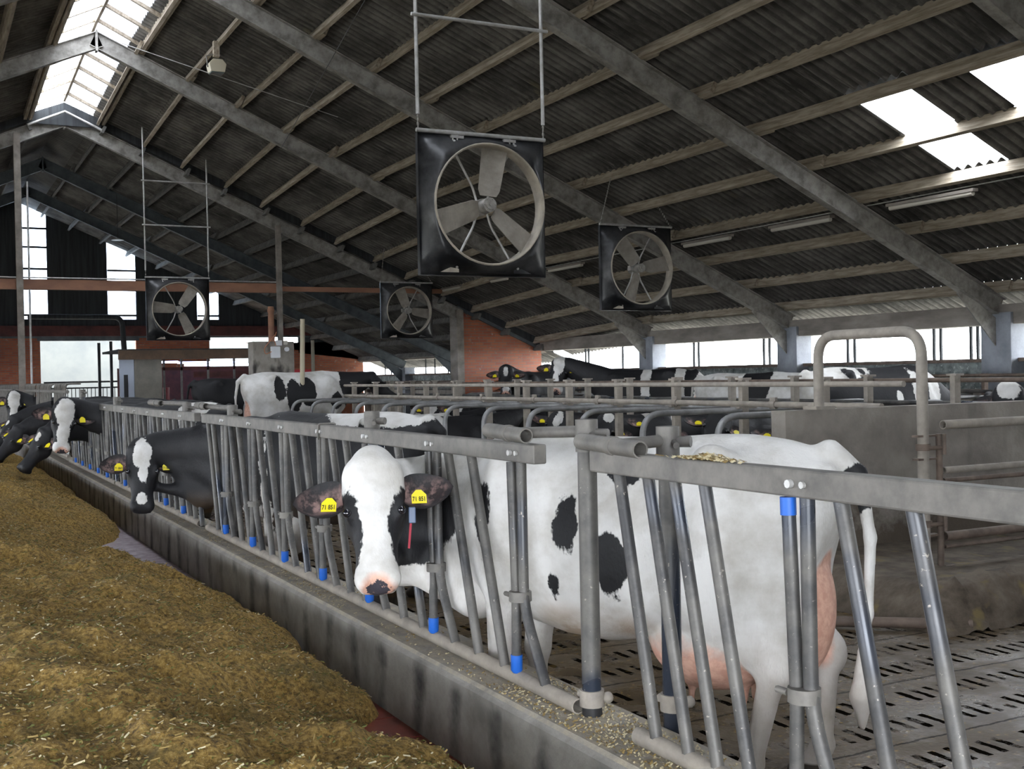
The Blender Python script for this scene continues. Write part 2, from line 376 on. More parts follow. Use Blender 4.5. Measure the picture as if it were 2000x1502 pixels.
        hd_=((HC[:,0]>-.15)&(HC[:,0]<.7)&(np.abs(HC[:,2])<.4)&(np.abs(HC[:,1])<.4)); low=np.clip((.80-V[:,2])*3.0,0,1)*(~hd_)*(0 if s.lie else 1)*.45
        for c_,r_ in dirt: low=np.maximum(low,1.6*np.clip(1-np.sqrt((((V-np.array(c_))/np.array(r_))**2).sum(1)),0,1))
        hoof=np.zeros(len(V))
        if udder and not s.lie:
            q=1-np.sqrt((((V-np.array((-.38,0,.54)))/np.array((.31,.29,.27)))**2).sum(1)); q2=1-np.sqrt((((V-np.array((-.76,0,.70)))/np.array((.19,.17,.36)))**2).sum(1))
            lim=(np.abs(V[:,1])<.275)
            pk=np.maximum(pk,np.where(lim,np.maximum(q,q2)*3,-1))
        if not s.lie: hoof=(V[:,2]<.075).astype(float)*(s.part==0)
        EI=np.zeros(len(V))
        for ei in (0,1):
            base_,out,nr,wd,Le,We=s.__dict__['ear%d'%ei]; D_=V-base_; tt=(D_@out)/Le; aa=np.abs(D_@wd)/We; EI=np.maximum(EI,np.where((tt>.05)&(tt<1.05)&(aa<1.3),np.clip(1.5-1.6*aa,0,1)*np.clip((.95-tt)*5,0,1),0))
        rt=thing(name,label,cat,loc,rotz,group)
        me=bpy.data.meshes.new('body'); me.vertices.add(len(V)); me.vertices.foreach_set('co',V.astype(np.float32).ravel())
        nq=len(s.Q); me.loops.add(nq*4); me.loops.foreach_set('vertex_index',s.Q.astype(np.int32).ravel()); me.polygons.add(nq)
        me.polygons.foreach_set('loop_start',np.arange(0,nq*4,4,dtype=np.int32)); me.update(calc_edges=True); me.polygons.foreach_set('use_smooth',[True]*nq)
        for nm,ar in (('coat',v),('skin',pk),('hoof',hoof),('ear',(s.part==2)*EI),('low',low),('nose',npd if pink else npd*0-1)):
            at=me.attributes.new(nm,'FLOAT','POINT'); at.data.foreach_set('value',ar.astype(np.float32))
        me.materials.append(M_COAT); o=bpy.data.objects.new('body',me); C.objects.link(o); o.parent=rt
        H=lambda t,u,l: Vector(s.P0+(s.A*t+s.U*u+s.Lt*l)*s.hs)
        Rm=Matrix((s.A,s.U,s.Lt)).transposed()
        for sd in (1,-1):
            e=MB().ball(H(.224,.036,sd*.1330),.0215*s.hs,16,10); obj('eye',e,M_EYE,rt,world=False)
        for ei,tg in enumerate(tags):
            if not tg: continue
            base_,out,nr,wd,Le,We=s.__dict__['ear%d'%ei]; hs=s.hs
            c=base_+out*(.34*Le)+nr*.022*hs+wd*(.25*We if wd[2]<0 else -.25*We); o_=nrm(np.array(out)*1.0); 
            dn=np.array((0,0,-1.0)); n_=nrm(nr+s.U*.4+.0*dn); dn=nrm(dn-n_*(dn@n_)); sx=np.cross(dn,n_)
            m=MB(); pts2=[(-.037,-.002),(-.037,.046),(.037,.046),(.037,-.002),(.013,-.030),(-.013,-.030)]
            f=[c+sx*a*hs+dn*(b+.01)*hs+n_*.0025 for a,b in pts2]; bk=[p-n_*.003 for p in f]; n6=len(f)
            m.add([tuple(p) for p in f+bk],[tuple(range(n6)),tuple(range(n6,2*n6))[::-1]]+[(i,n6+i,n6+(i+1)%n6,(i+1)%n6) for i in range(n6)])
            t_o=obj('ear_tag',m,M_TAG,rt,world=False)
            if tagtext:
                cu=bpy.data.curves.new('tag_number','FONT'); cu.body=tagtext; cu.size=.032*hs; cu.align_x='CENTER'; cu.align_y='CENTER'; cu.extrude=.0004; cu.space_character=1.05; cu.offset=.0006
                to=bpy.data.objects.new('tmp',cu); C.objects.link(to); dg=bpy.context.evaluated_depsgraph_get(); tm=bpy.data.meshes.new_from_object(to.evaluated_get(dg)); bpy.data.objects.remove(to)
                ctr=c+dn*(.034)*hs+n_*.004; sxx=sx if sx@s.Lt*-1<0 else sx
                X_=np.cross(-dn,n_); MM=Matrix(((X_[0],-dn[0],n_[0],ctr[0]),(X_[1],-dn[1],n_[1],ctr[1]),(X_[2],-dn[2],n_[2],ctr[2]),(0,0,0,1)))
                tm.transform(MM@Matrix.Diagonal((.72,1.1,1,1))); tm.materials.append(M_INK); no_=bpy.data.objects.new('tag_number',tm); C.objects.link(no_); no_.parent=t_o
        if collar:
            p=s.npts[4]; p2=s.npts[5]; d=nrm(p2-p); lat=np.cross(d,(0,0,1)); lat=lat/np.linalg.norm(lat); upv=np.cross(lat,d)
            m=MB(); ring=[]; n=28; R1,R2=.158,.128
            for k in range(n):
                a=2*PI*k/n
                for (rr_,of) in ((0,-.017),(0,.017)): ring.append(p+d*of+lat*math.cos(a)*R2+upv*(math.sin(a)*R1-.02)+ (0))
            fs=[(2*k,2*k+1,(2*k+3)%(2*n),(2*k+2)%(2*n)) for k in range(n)]
            m.add([tuple(q) for q in ring],fs,True); oc=obj('collar',m,M_COLLAR if collar is True else collar,rt,world=False)
            so=oc.modifiers.new('t','SOLIDIFY'); so.thickness=.006
        return rt
# coat material: attribute 'coat' >0 black hair, <0 white hair; the outline of each patch is frayed by noise
def coat_mat():
    m=bpy.data.materials.new('holstein_hide'); m.use_nodes=True; nt=m.node_tree; N=nt.nodes; L=nt.links; b=N['Principled BSDF']
    def at(n): a=N.new('ShaderNodeAttribute'); a.attribute_name=n; return a.outputs['Fac']
    def math_(op,x,y=None,cl=False):
        k=N.new('ShaderNodeMath'); k.operation=op; k.use_clamp=cl
        for i,q in enumerate((x,y)):
            if q is None: continue
            if isinstance(q,(int,float)): k.inputs[i].default_value=q
            else: L.new(q,k.inputs[i])
        return k.outputs[0]
    tc=N.new('ShaderNodeTexCoord')
    def noise(sc,det=5,stretch=None,rough=.6):
        n=N.new('ShaderNodeTexNoise'); n.inputs['Scale'].default_value=sc; n.inputs['Detail'].default_value=det; n.inputs['Roughness'].default_value=rough
        if stretch:
            mp=N.new('ShaderNodeMapping'); mp.inputs['Scale'].default_value=stretch; L.new(tc.outputs['Object'],mp.inputs[0]); L.new(mp.outputs[0],n.inputs['Vector'])
        else: L.new(tc.outputs['Object'],n.inputs['Vector'])
        return n.outputs[0]
    def mix(f,a,c):
        x=N.new('ShaderNodeMix'); x.data_type='RGBA'; L.new(f,x.inputs[0])
        for i,q in ((6,a),(7,c)):
            if isinstance(q,tuple): x.inputs[i].default_value=(*q,1)
            else: L.new(q,x.inputs[i])
        return x.outputs[2]
    n1=noise(9,4); n2=noise(60,3,(1,1,.35))
    e=math_('ADD',at('coat'),math_('MULTIPLY',math_('SUBTRACT',n1,.5),.55)); e=math_('ADD',e,math_('MULTIPLY',math_('SUBTRACT',n2,.5),.22))
    f=math_('MULTIPLY',math_('ADD',e,.025),20,True)
    wn=noise(5,6); wr=N.new('ShaderNodeValToRGB'); L.new(wn,wr.inputs[0]); wr.color_ramp.elements[0].color=(.47,.45,.41,1); wr.color_ramp.elements[1].color=(.69,.68,.66,1); wr.color_ramp.elements[0].position=.3; wr.color_ramp.elements[1].position=.6
    c=mix(f,wr.outputs[0],(.012,.012,.014))
    # manure stain on the low belly and the legs
    low=at('low'); st=math_('MULTIPLY',low,math_('MULTIPLY',math_('SUBTRACT',noise(2.6,6),.30),5,True),True); st=math_('MULTIPLY',st,.75)
    c=mix(st,c,(.25,.155,.07))
    sk=math_('MULTIPLY',math_('ADD',at('skin'),math_('MULTIPLY',math_('SUBTRACT',noise(16,4),.5),.5)),3.0,True)
    pr=N.new('ShaderNodeValToRGB'); L.new(noise(26,4),pr.inputs[0]); pr.color_ramp.elements[0].color=(.56,.31,.23,1); pr.color_ramp.elements[1].color=(.70,.43,.33,1); pr.color_ramp.elements[0].position=.4; pr.color_ramp.elements[1].position=.62
    c=mix(sk,c,pr.outputs[0])
    nf=math_('MULTIPLY',math_('ADD',at('nose'),math_('MULTIPLY',math_('SUBTRACT',noise(38,3),.56),2.2)),9,True); c=mix(nf,c,(.045,.04,.05))
    er=N.new('ShaderNodeValToRGB'); L.new(noise(22,3),er.inputs[0]); er.color_ramp.elements[0].color=(.03,.022,.022,1); er.color_ramp.elements[1].color=(.33,.21,.19,1); er.color_ramp.elements[0].position=.42; er.color_ramp.elements[1].position=.62
    c=mix(math_('MULTIPLY',at('ear'),.9),c,er.outputs[0]); c=mix(at('hoof'),c,(.05,.04,.03))
    L.new(c,b.inputs['Base Color']); b.inputs['Roughness'].default_value=.62; b.inputs['Specular IOR Level'].default_value=.35
    bp=N.new('ShaderNodeBump'); bp.inputs['Strength'].default_value=.35; bp.inputs['Distance'].default_value=.006; L.new(noise(130,4,(1,1,.3)),bp.inputs['Height'])
    bp2=N.new('ShaderNodeBump'); bp2.inputs['Strength'].default_value=.35; bp2.inputs['Distance'].default_value=.02; L.new(noise(11,3),bp2.inputs['Height']); L.new(bp.outputs[0],bp2.inputs['Normal'])
    L.new(bp2.outputs[0],b.inputs['Normal'])
    return m
M_COAT=coat_mat()
M_EYE=mat('eye_dark',(.008,.008,.012),.05,spec=1.0); M_TAG=mat('yellow_plastic_tag',(.78,.66,.02),.4); M_INK=mat('black_ink',(.01,.01,.01),.6); M_COLLAR=mat('red_collar',(.35,.02,.04),.6)
# ------------------------------------------------------------- shell materials
def node_mat(name):
    m=bpy.data.materials.new(name); m.use_nodes=True; nt=m.node_tree; return m,nt.nodes,nt.links,nt.nodes['Principled BSDF']
def mnode(N,L,op,x,y=None,z=None,cl=False):
    k=N.new('ShaderNodeMath'); k.operation=op; k.use_clamp=cl
    for i,q in enumerate((x,y,z)):
        if q is None: continue
        if isinstance(q,(int,float)): k.inputs[i].default_value=q
        else: L.new(q,k.inputs[i])
    return k.outputs[0]
def mixc(N,L,f,a,c):
    x=N.new('ShaderNodeMix'); x.data_type='RGBA'
    if isinstance(f,(int,float)): x.inputs[0].default_value=f
    else: L.new(f,x.inputs[0])
    for i,q in ((6,a),(7,c)):
        if isinstance(q,tuple): x.inputs[i].default_value=(*q,1)
        else: L.new(q,x.inputs[i])
    return x.outputs[2]
def noise(N,L,vec,sc,det=5,rough=.6,stretch=None):
    n=N.new('ShaderNodeTexNoise'); n.inputs['Scale'].default_value=sc; n.inputs['Detail'].default_value=det; n.inputs['Roughness'].default_value=rough
    if stretch:
        mp=N.new('ShaderNodeMapping'); mp.inputs['Scale'].default_value=stretch; L.new(vec,mp.inputs[0]); L.new(mp.outputs[0],n.inputs['Vector'])
    else: L.new(vec,n.inputs['Vector'])
    return n.outputs[0]
def ramp(N,L,f,stops):
    r=N.new('ShaderNodeValToRGB'); L.new(f,r.inputs[0]); e=r.color_ramp.elements
    while len(e)<len(stops): e.new(.5)
    for k,(p,c) in enumerate(stops): e[k].position=p; e[k].color=(*c,1)
    return r.outputs[0]
def floor_mat():
    m,N,L,b=node_mat('slatted_concrete'); g=N.new('ShaderNodeNewGeometry'); sp=N.new('ShaderNodeSeparateXYZ'); L.new(g.outputs['Position'],sp.inputs[0]); M_=lambda *a,**k: mnode(N,L,*a,**k)
    nz=noise(N,L,g.outputs['Position'],1.6,6); wob=M_('MULTIPLY',M_('SUBTRACT',noise(N,L,g.outputs['Position'],14,3),.5),.035)
    y=M_('ADD',M_('SUBTRACT',sp.outputs['Y'],3.57*1.08),wob); x=M_('ADD',sp.outputs['X'],wob)
    pr=.767; yy=M_('MODULO',M_('ADD',y,pr*20),pr)           # slab of two rows of slots, then a joint
    joint=M_('LESS_THAN',yy,.018)
    def row(c): return M_('LESS_THAN',M_('ABSOLUTE',M_('SUBTRACT',yy,c)),.085)
    rows=M_('MAXIMUM',row(.21),row(.55))
    xp=.098; xx=M_('MODULO',M_('ADD',x,xp*400),xp); slot=M_('MULTIPLY',M_('LESS_THAN',M_('ABSOLUTE',M_('SUBTRACT',xx,.049)),.019),rows)
    xs=M_('MODULO',M_('ADD',x,1.1*40),1.1); gap=M_('GREATER_THAN',xs,.12); slot=M_('MULTIPLY',slot,gap)
    clean=M_('MULTIPLY',M_('SUBTRACT',noise(N,L,g.outputs['Position'],5,5,.7),.385),9,cl=True); slot=M_('MULTIPLY',slot,clean)
    hole=M_('MAXIMUM',slot,M_('MULTIPLY',joint,.8))
    c=ramp(N,L,nz,[(.36,(.060,.040,.018)),(.52,(.10,.070,.038)),(.68,(.135,.112,.088))])
    c=mixc(N,L,M_('MULTIPLY',M_('SUBTRACT',noise(N,L,g.outputs['Position'],23,5),.60),9,cl=True),c,(.26,.17,.05))
    fill=M_('GREATER_THAN',noise(N,L,g.outputs['Position'],9,2),.66); c=mixc(N,L,hole,c,mixc(N,L,fill,(.005,.004,.003),(.06,.04,.015)))
    L.new(c,b.inputs['Base Color'])
    rg=ramp(N,L,noise(N,L,g.outputs['Position'],2.3,5),[(.42,(.20,.20,.20)),(.60,(.55,.55,.55))]); L.new(rg,b.inputs['Roughness']); L.new(M_('MULTIPLY',M_('SUBTRACT',1.0,hole,cl=True),.45),b.inputs['Specular IOR Level'])
    bp=N.new('ShaderNodeBump'); bp.inputs['Strength'].default_value=.7; bp.inputs['Distance'].default_value=.015
    L.new(M_('SUBTRACT',M_('MULTIPLY',noise(N,L,g.outputs['Position'],30,6),.5),hole),bp.inputs['Height']); L.new(bp.outputs[0],b.inputs['Normal']); return m
def sheet_mat():
    m,N,L,b=node_mat('weathered_fibre_cement'); tc=N.new('ShaderNodeTexCoord'); P=tc.outputs['Object']
    a=noise(N,L,P,1.2,8,.65,(1,.5,1)); c=ramp(N,L,a,[(.34,(.045,.043,.040)),(.50,(.105,.10,.093)),(.66,(.21,.20,.185))])
    st=noise(N,L,P,3,6,.7,(.35,7,1)); c=mixc(N,L,mnode(N,L,'MULTIPLY',mnode(N,L,'SUBTRACT',st,.52),5,cl=True),c,(.24,.23,.21))
    ys=noise(N,L,P,.8,3); c=mixc(N,L,mnode(N,L,'MULTIPLY',mnode(N,L,'SUBTRACT',ys,.68),6,cl=True),c,(.20,.17,.08))
    g=N.new('ShaderNodeNewGeometry'); sp=N.new('ShaderNodeSeparateXYZ'); L.new(g.outputs['Position'],sp.inputs[0])
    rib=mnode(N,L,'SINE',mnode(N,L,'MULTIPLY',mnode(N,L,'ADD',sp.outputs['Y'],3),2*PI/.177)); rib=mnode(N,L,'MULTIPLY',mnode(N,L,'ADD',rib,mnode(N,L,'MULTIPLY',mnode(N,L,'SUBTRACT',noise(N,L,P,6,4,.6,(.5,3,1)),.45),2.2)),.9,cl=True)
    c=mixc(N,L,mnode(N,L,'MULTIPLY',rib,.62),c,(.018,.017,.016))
    L.new(c,b.inputs['Base Color']); b.inputs['Roughness'].default_value=.9
    bp=N.new('ShaderNodeBump'); bp.inputs['Strength'].default_value=.5; bp.inputs['Distance'].default_value=.01; L.new(noise(N,L,P,45,5),bp.inputs['Height']); L.new(bp.outputs[0],b.inputs['Normal']); return m
def concrete(name,a,c2,sc=1.5,blot=None,streak=False):
    m,N,L,b=node_mat(name); g=N.new('ShaderNodeNewGeometry'); P=g.outputs['Position']
    c=ramp(N,L,noise(N,L,P,sc,8,.65),[(.33,a),(.66,c2)])
    if streak: c=mixc(N,L,mnode(N,L,'MULTIPLY',mnode(N,L,'SUBTRACT',noise(N,L,P,5,5,.6,(1,1,.18)),.53),4,cl=True),c,tuple(x*.45 for x in a))
    if blot:
        sc_,th,col,stv=blot; c=mixc(N,L,mnode(N,L,'MULTIPLY',mnode(N,L,'SUBTRACT',noise(N,L,P,sc_,3,.5,stv),th),9,cl=True),c,col)
    L.new(c,b.inputs['Base Color']); b.inputs['Roughness'].default_value=.85
    bp=N.new('ShaderNodeBump'); bp.inputs['Strength'].default_value=.4; bp.inputs['Distance'].default_value=.01; L.new(noise(N,L,P,40,6),bp.inputs['Height']); L.new(bp.outputs[0],b.inputs['Normal']); return m
def kerb_mat():
    m,N,L,b=node_mat('stained_kerb_concrete'); g=N.new('ShaderNodeNewGeometry'); P=g.outputs['Position']; sp=N.new('ShaderNodeSeparateXYZ'); L.new(P,sp.inputs[0])
    c=ramp(N,L,noise(N,L,P,3,8,.65),[(.33,(.18,.17,.155)),(.66,(.35,.335,.31))])
    w=mnode(N,L,'SINE',mnode(N,L,'MULTIPLY',mnode(N,L,'ADD',sp.outputs['Y'],mnode(N,L,'MULTIPLY',noise(N,L,P,1.1,2),.35)),2*PI/.415))
    w=mnode(N,L,'ADD',w,mnode(N,L,'MULTIPLY',mnode(N,L,'SUBTRACT',noise(N,L,P,3.4,5),.5),3.2))
    front=mnode(N,L,'LESS_THAN',sp.outputs['X'],2.0)
    ht=mnode(N,L,'MULTIPLY',mnode(N,L,'SUBTRACT',.33,sp.outputs['Z']),14,cl=True)
    c=mixc(N,L,mnode(N,L,'MULTIPLY',mnode(N,L,'MULTIPLY',mnode(N,L,'MULTIPLY',mnode(N,L,'SUBTRACT',w,.40),.9,cl=True),front),ht),c,(.022,.023,.026))
    top=mnode(N,L,'GREATER_THAN',sp.outputs['Z'],.322)
    c=mixc(N,L,mnode(N,L,'MULTIPLY',top,mnode(N,L,'MULTIPLY',mnode(N,L,'SUBTRACT',noise(N,L,P,9,6,.7),.34),3,cl=True)),c,(.43,.37,.28))
    L.new(c,b.inputs['Base Color']); b.inputs['Roughness'].default_value=.85
    bp=N.new('ShaderNodeBump'); bp.inputs['Strength'].default_value=.5; bp.inputs['Distance'].default_value=.012; L.new(noise(N,L,P,30,6),bp.inputs['Height']); L.new(bp.outputs[0],b.inputs['Normal']); return m
def pen_wall_mat():
    m,N,L,b=node_mat('pen_wall_concrete'); g=N.new('ShaderNodeNewGeometry'); P=g.outputs['Position']; sp=N.new('ShaderNodeSeparateXYZ'); L.new(P,sp.inputs[0])
    c=ramp(N,L,noise(N,L,P,1.6,8,.65),[(.33,(.17,.15,.13)),(.66,(.32,.29,.255))])
    c=mixc(N,L,mnode(N,L,'MULTIPLY',mnode(N,L,'SUBTRACT',noise(N,L,P,1.3,4,.6,(1,1,.3)),.56),6,cl=True),c,(.10,.09,.08))
    mud=mnode(N,L,'MULTIPLY',mnode(N,L,'ADD',mnode(N,L,'SUBTRACT',.50,sp.outputs['Z']),mnode(N,L,'MULTIPLY',mnode(N,L,'SUBTRACT',noise(N,L,P,4,6,.7),.5),.7)),5,cl=True)
    c=mixc(N,L,mnode(N,L,'MULTIPLY',mud,.85),c,(.060,.042,.025))
    L.new(c,b.inputs['Base Color']); b.inputs['Roughness'].default_value=.85; bp=N.new('ShaderNodeBump'); bp.inputs['Strength'].default_value=.4; bp.inputs['Distance'].default_value=.01; L.new(noise(N,L,P,35,6),bp.inputs['Height']); L.new(bp.outputs[0],b.inputs['Normal']); return m
def worn_tube():
    m,N,L,b=node_mat('worn_blue_grey_tube'); g=N.new('ShaderNodeNewGeometry'); P=g.outputs['Position']
    c=ramp(N,L,noise(N,L,P,4,7,.65),[(.36,(.040,.040,.042)),(.62,(.125,.118,.108))])
    w=mnode(N,L,'MULTIPLY',mnode(N,L,'SUBTRACT',noise(N,L,P,2.2,2,.4,(1,1,.7)),.60),14,cl=True); c=mixc(N,L,w,c,(.032,.040,.058))
    sp_=mnode(N,L,'MULTIPLY',mnode(N,L,'SUBTRACT',noise(N,L,P,60,3),.66),12,cl=True); c=mixc(N,L,sp_,c,(.33,.30,.26))
    L.new(c,b.inputs['Base Color']); L.new(mnode(N,L,'SUBTRACT',.52,mnode(N,L,'MULTIPLY',w,.30)),b.inputs['Roughness']); b.inputs['Metallic'].default_value=.25; return m
def brick_mat():
    m,N,L,b=node_mat('red_brick'); g=N.new('ShaderNodeNewGeometry'); sp=N.new('ShaderNodeSeparateXYZ'); L.new(g.outputs['Position'],sp.inputs[0])
    cb=N.new('ShaderNodeCombineXYZ'); L.new(mnode(N,L,'ADD',sp.outputs['X'],sp.outputs['Y']),cb.inputs[0]); L.new(sp.outputs['Z'],cb.inputs[1])
    br=N.new('ShaderNodeTexBrick'); L.new(cb.outputs[0],br.inputs['Vector']); br.inputs['Scale'].default_value=1; br.inputs['Brick Width'].default_value=.24; br.inputs['Row Height'].default_value=.078; br.inputs['Mortar Size'].default_value=.008
    br.inputs['Color1'].default_value=(.30,.075,.035,1); br.inputs['Color2'].default_value=(.40,.12,.05,1); br.inputs['Mortar'].default_value=(.20,.14,.11,1)
    c=mixc(N,L,mnode(N,L,'MULTIPLY',mnode(N,L,'SUBTRACT',noise(N,L,g.outputs['Position'],6,5),.63),7,cl=True),br.outputs[0],(.42,.36,.33))
    c=mixc(N,L,mnode(N,L,'MULTIPLY',mnode(N,L,'SUBTRACT',noise(N,L,g.outputs['Position'],.9,4),.5),2,cl=True),c,(.16,.05,.03))
    L.new(c,b.inputs['Base Color']); b.inputs['Roughness'].default_value=.6; return m
def pane_mat(name,col,tr=.5):
    m=bpy.data.materials.new(name); m.use_nodes=True; N=m.node_tree.nodes; L=m.node_tree.links; N.clear(); o=N.new('ShaderNodeOutputMaterial')
    t=N.new('ShaderNodeBsdfTransparent'); d=N.new('ShaderNodeBsdfTranslucent'); x=N.new('ShaderNodeMixShader'); tc=N.new('ShaderNodeTexCoord')
    c=ramp(N,L,noise(N,L,tc.outputs['Object'],1.4,6,.65),[(.36,tuple(q*.55 for q in col)),(.56,col)]); L.new(c,t.inputs[0]); L.new(c,d.inputs[0]); x.inputs[0].default_value=1-tr
    L.new(t.outputs[0],x.inputs[1]); L.new(d.outputs[0],x.inputs[2]); L.new(x.outputs[0],o.inputs[0]); return m
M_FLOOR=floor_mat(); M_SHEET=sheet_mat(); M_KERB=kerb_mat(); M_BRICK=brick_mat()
M_CONC=concrete('stall_concrete',(.19,.172,.15),(.33,.30,.27),1.2,blot=(1.1,.57,(.05,.045,.04),(1,1,.35)),streak=True)
M_PILLAR=concrete('pillar_concrete',(.17,.185,.21),(.33,.35,.39),1.5)
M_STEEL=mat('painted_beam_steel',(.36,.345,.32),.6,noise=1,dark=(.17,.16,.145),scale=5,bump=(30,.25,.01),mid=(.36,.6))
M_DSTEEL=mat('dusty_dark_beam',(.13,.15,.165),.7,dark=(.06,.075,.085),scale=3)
M_WOOD=mat('weathered_purlin_wood',(.46,.40,.32),.85,dark=(.22,.18,.13),scale=9,stretch=(2.5,.25,2.5),bump=(40,.3,.01))
M_LINTEL=mat('grey_boarding',(.30,.27,.24),.85,dark=(.17,.15,.13),scale=4,stretch=(1,.3,1))
M_DARK=mat('dark_cladding',(.045,.05,.055),.85,dark=(.02,.022,.025),scale=2,stretch=(6,1,.3))
M_OBEAM=mat('orange_brown_beam',(.36,.18,.11),.7,dark=(.24,.12,.08),scale=4,stretch=(.4,1,1))
M_RBEAM=mat('dark_red_beam',(.13,.035,.03),.7,dark=(.06,.02,.018),scale=3)
M_GALV=mat('dusty_galvanised_tube',(.195,.183,.165),.6,.25,dark=(.105,.10,.093),scale=9,mid=(.3,.62),bump=(60,.2,.006))
M_GALVB=worn_tube()
M_GALVW=mat('bright_galvanised_pipe',(.62,.62,.62),.4,.4,dark=(.40,.39,.37),scale=9)
M_DUST=mat('dust_covered_tube',(.36,.32,.27),.75,.1,dark=(.24,.215,.19),scale=8,bump=(50,.3,.008))
M_RUST=mat('rusty_brown_pipe',(.20,.15,.12),.7,.2,dark=(.10,.075,.06),scale=7)
M_BLUE=mat('blue_rubber',(.01,.11,.50),.5); M_BLACK=mat('black_paint',(.02,.02,.022),.4)
M_SKY=pane_mat('translucent_roof_sheet',(.95,.97,1.0),.45); M_GLZ=pane_mat('dirty_ridge_glazing',(.20,.205,.225),.35); M_GLC=pane_mat('cleaner_ridge_glazing',(.7,.72,.75),.5)
M_POLY=pane_mat('corrugated_translucent_cladding',(.80,.87,.95),.5)
M_MESH=concrete('mottled_wind_netting',(.10,.12,.12),(.34,.38,.37),7,blot=(16,.60,(.55,.58,.56),None))
M_NEON=mat('opal_lamp_plastic',(.55,.52,.46),.5)
def struct(name, mb, m, **k):
    me=mesh_from(name,mb,m); o=bpy.data.objects.new(name,me); C.objects.link(o); o['kind']='structure'; return o
ZF=-.12; XR,ZR,SL=3.13,8.213,.448; XE=15.55; XL=-9.3
FY=[-2.12,2.88,7.88,12.88,17.88,22.88,28.35,33.5,38.4,43.0]
def beamz(x,far=False): return ZR-(.5 if far else 0)-SL*abs(x-XR)
# floors
struct('floor',MB().box(2.3,15.6,-3,43,-.3,ZF),M_FLOOR)
struct('floor',MB().box(XL,1.5,-3,43,-.3,-.03),concrete('feed_alley_floor',(.12,.11,.10),(.2,.19,.17)))
M_REDX=0
M_RED=mat('red_floor_tile',(.24,.045,.03),.30,dark=(.12,.03,.022),scale=6); M_TILE_GLARE=mat('red_tile_painted_glare',(.55,.47,.52),.25,dark=(.36,.30,.34),scale=12)  # second, pale tile colour imitates glare on the red floor
b=MB(); b2=MB()
y=-3
while y<43:
    (b2 if 7.9<y<13.6 else b).box(1.5,1.995,y+.006,y+.334,-.3,-.022); y+=.34
struct('floor',b,M_RED); struct('floor',b2,M_TILE_GLARE)
struct('floor',MB().box(1.5,1.995,-3,43,-.3,-.032),M_KERB)
k=struct('trim_1',MB().prism([(1.99,-.3),(2.36,-.3),(2.36,.30),(2.33,.335),(2.02,.335),(1.99,.305)],'y',-3,43),M_KERB)
# walls
bw=MB(); 
bw.box(15.6,15.85,-3,43,ZF-.1,1.20)
struct('wall_right',bw,M_CONC)
mw=MB().box(15.66,15.72,-3,43,1.20,1.66); struct('wall_right',mw,M_MESH)
struct('trim_2',MB().box(15.52,15.80,-3,43,1.64,1.70),M_RUST)
struct('trim_3',MB().box(15.42,15.62,-3,28.2,2.24,2.56).box(15.42,15.62,28.6,43,2.20,2.40),M_LINTEL)
struct('wall_right',MB().box(15.62,15.85,-3,28.2,2.24,2.56).box(15.62,15.85,28.6,43,2.2,2.4),M_LINTEL)
for y in (31.0,29.9,26.2,26.05,24.4,21.42,21.24,18.98,18.80,16.54,16.36,14.45,14.30,13.66,13.52,11.6,11.45,9.3,9.1,35.1,36.2,37.0,39.6,40.3,40.9):
    struct('trim_4',MB().box(15.68,15.72,y-.02,y+.02,1.68,2.3),M_DARK)
struct('wall_left',MB().box(XL-.2,XL,-3,43,-.3,.9).box(XL-.2,XL,-3,43,2.5,3.0),M_CONC)
# gable wall at the far end, dark upper boarding with translucent strips, brick and openings below
G=43.05
def zr_(x): return beamz(x,True)+.25
bd=MB()
def gstrip(m,x0,x1,z0,z1=None):
    a=zr_(x0) if z1 is None else z1; c=zr_(x1) if z1 is None else z1
    m.prism([(x0,z0),(x1,z0),(x1,c),(x0,a)],'y',G,G+.12)
xs=[XL,-3.2,-2.4,2.35,3.13,3.31,4.08,6.07,7.04,9.2,9.99,13.0]
gl=MB()
for i in range(len(xs)-1):
    x0,x1=xs[i],xs[i+1]; lit=(x0,x1) in ((-3.2,-2.4),(3.31,4.08),(6.07,7.04),(9.2,9.99))
    if lit: gstrip(gl,x0,x1,3.86)
    else: gstrip(bd,x0,x1,3.5)
for x0,x1 in ((3.31,4.08),(6.07,7.04),(9.2,9.99),(-3.2,-2.4)): bd.box(x0,x1,G,G+.12,3.5,3.86)
gstrip(bd,13.0,15.8,2.6)
struct('wall_back',bd,M_DARK); struct('window_1',gl,M_POLY)
gr=MB()
for x0,x1 in ((3.31,4.08),(6.07,7.04),(9.2,9.99)):
    for z in (4.0,4.9,5.6,6.35,7.0):
        if z<zr_(x1): gr.box(x0,x1,G-.05,G-.01,z-.035,z+.035)
struct('trim_5',gr,M_DARK)
bk=MB().box(XL,-1,G,G+.2,-.3,3.3).box(3.0-1.4,3.80,G,G+.2,-.3,3.3).box(7.0,9.62,G,G+.2,-.3,3.3).box(11.84,15.6,G,G+.2,-.3,3.0).box(-1,1.6,G,G+.2,2.9,3.3).box(9.62,11.84,G,G+.2,-.3,2.0)
bk.prism([(11.0,3.0),(15.6,3.0),(15.6,2.2),(15.6,2.3)],'y',G,G+.2)
struct('wall_back',bk,M_BRICK)
struct('trim_6',MB().box(XL,15.6,G-.25,G,3.26,3.62),M_RBEAM); struct('trim_7',MB().box(XL,13.6,G-.12,G,3.2,3.27).box(3.7,7.1,G-.1,G,3.1,3.24),M_DSTEEL)
struct('ground',MB().box(-60,90,-40,140,-.6,-.35),mat('yard_ground',(.28,.27,.24),.9,dark=(.2,.2,.17),scale=.5))
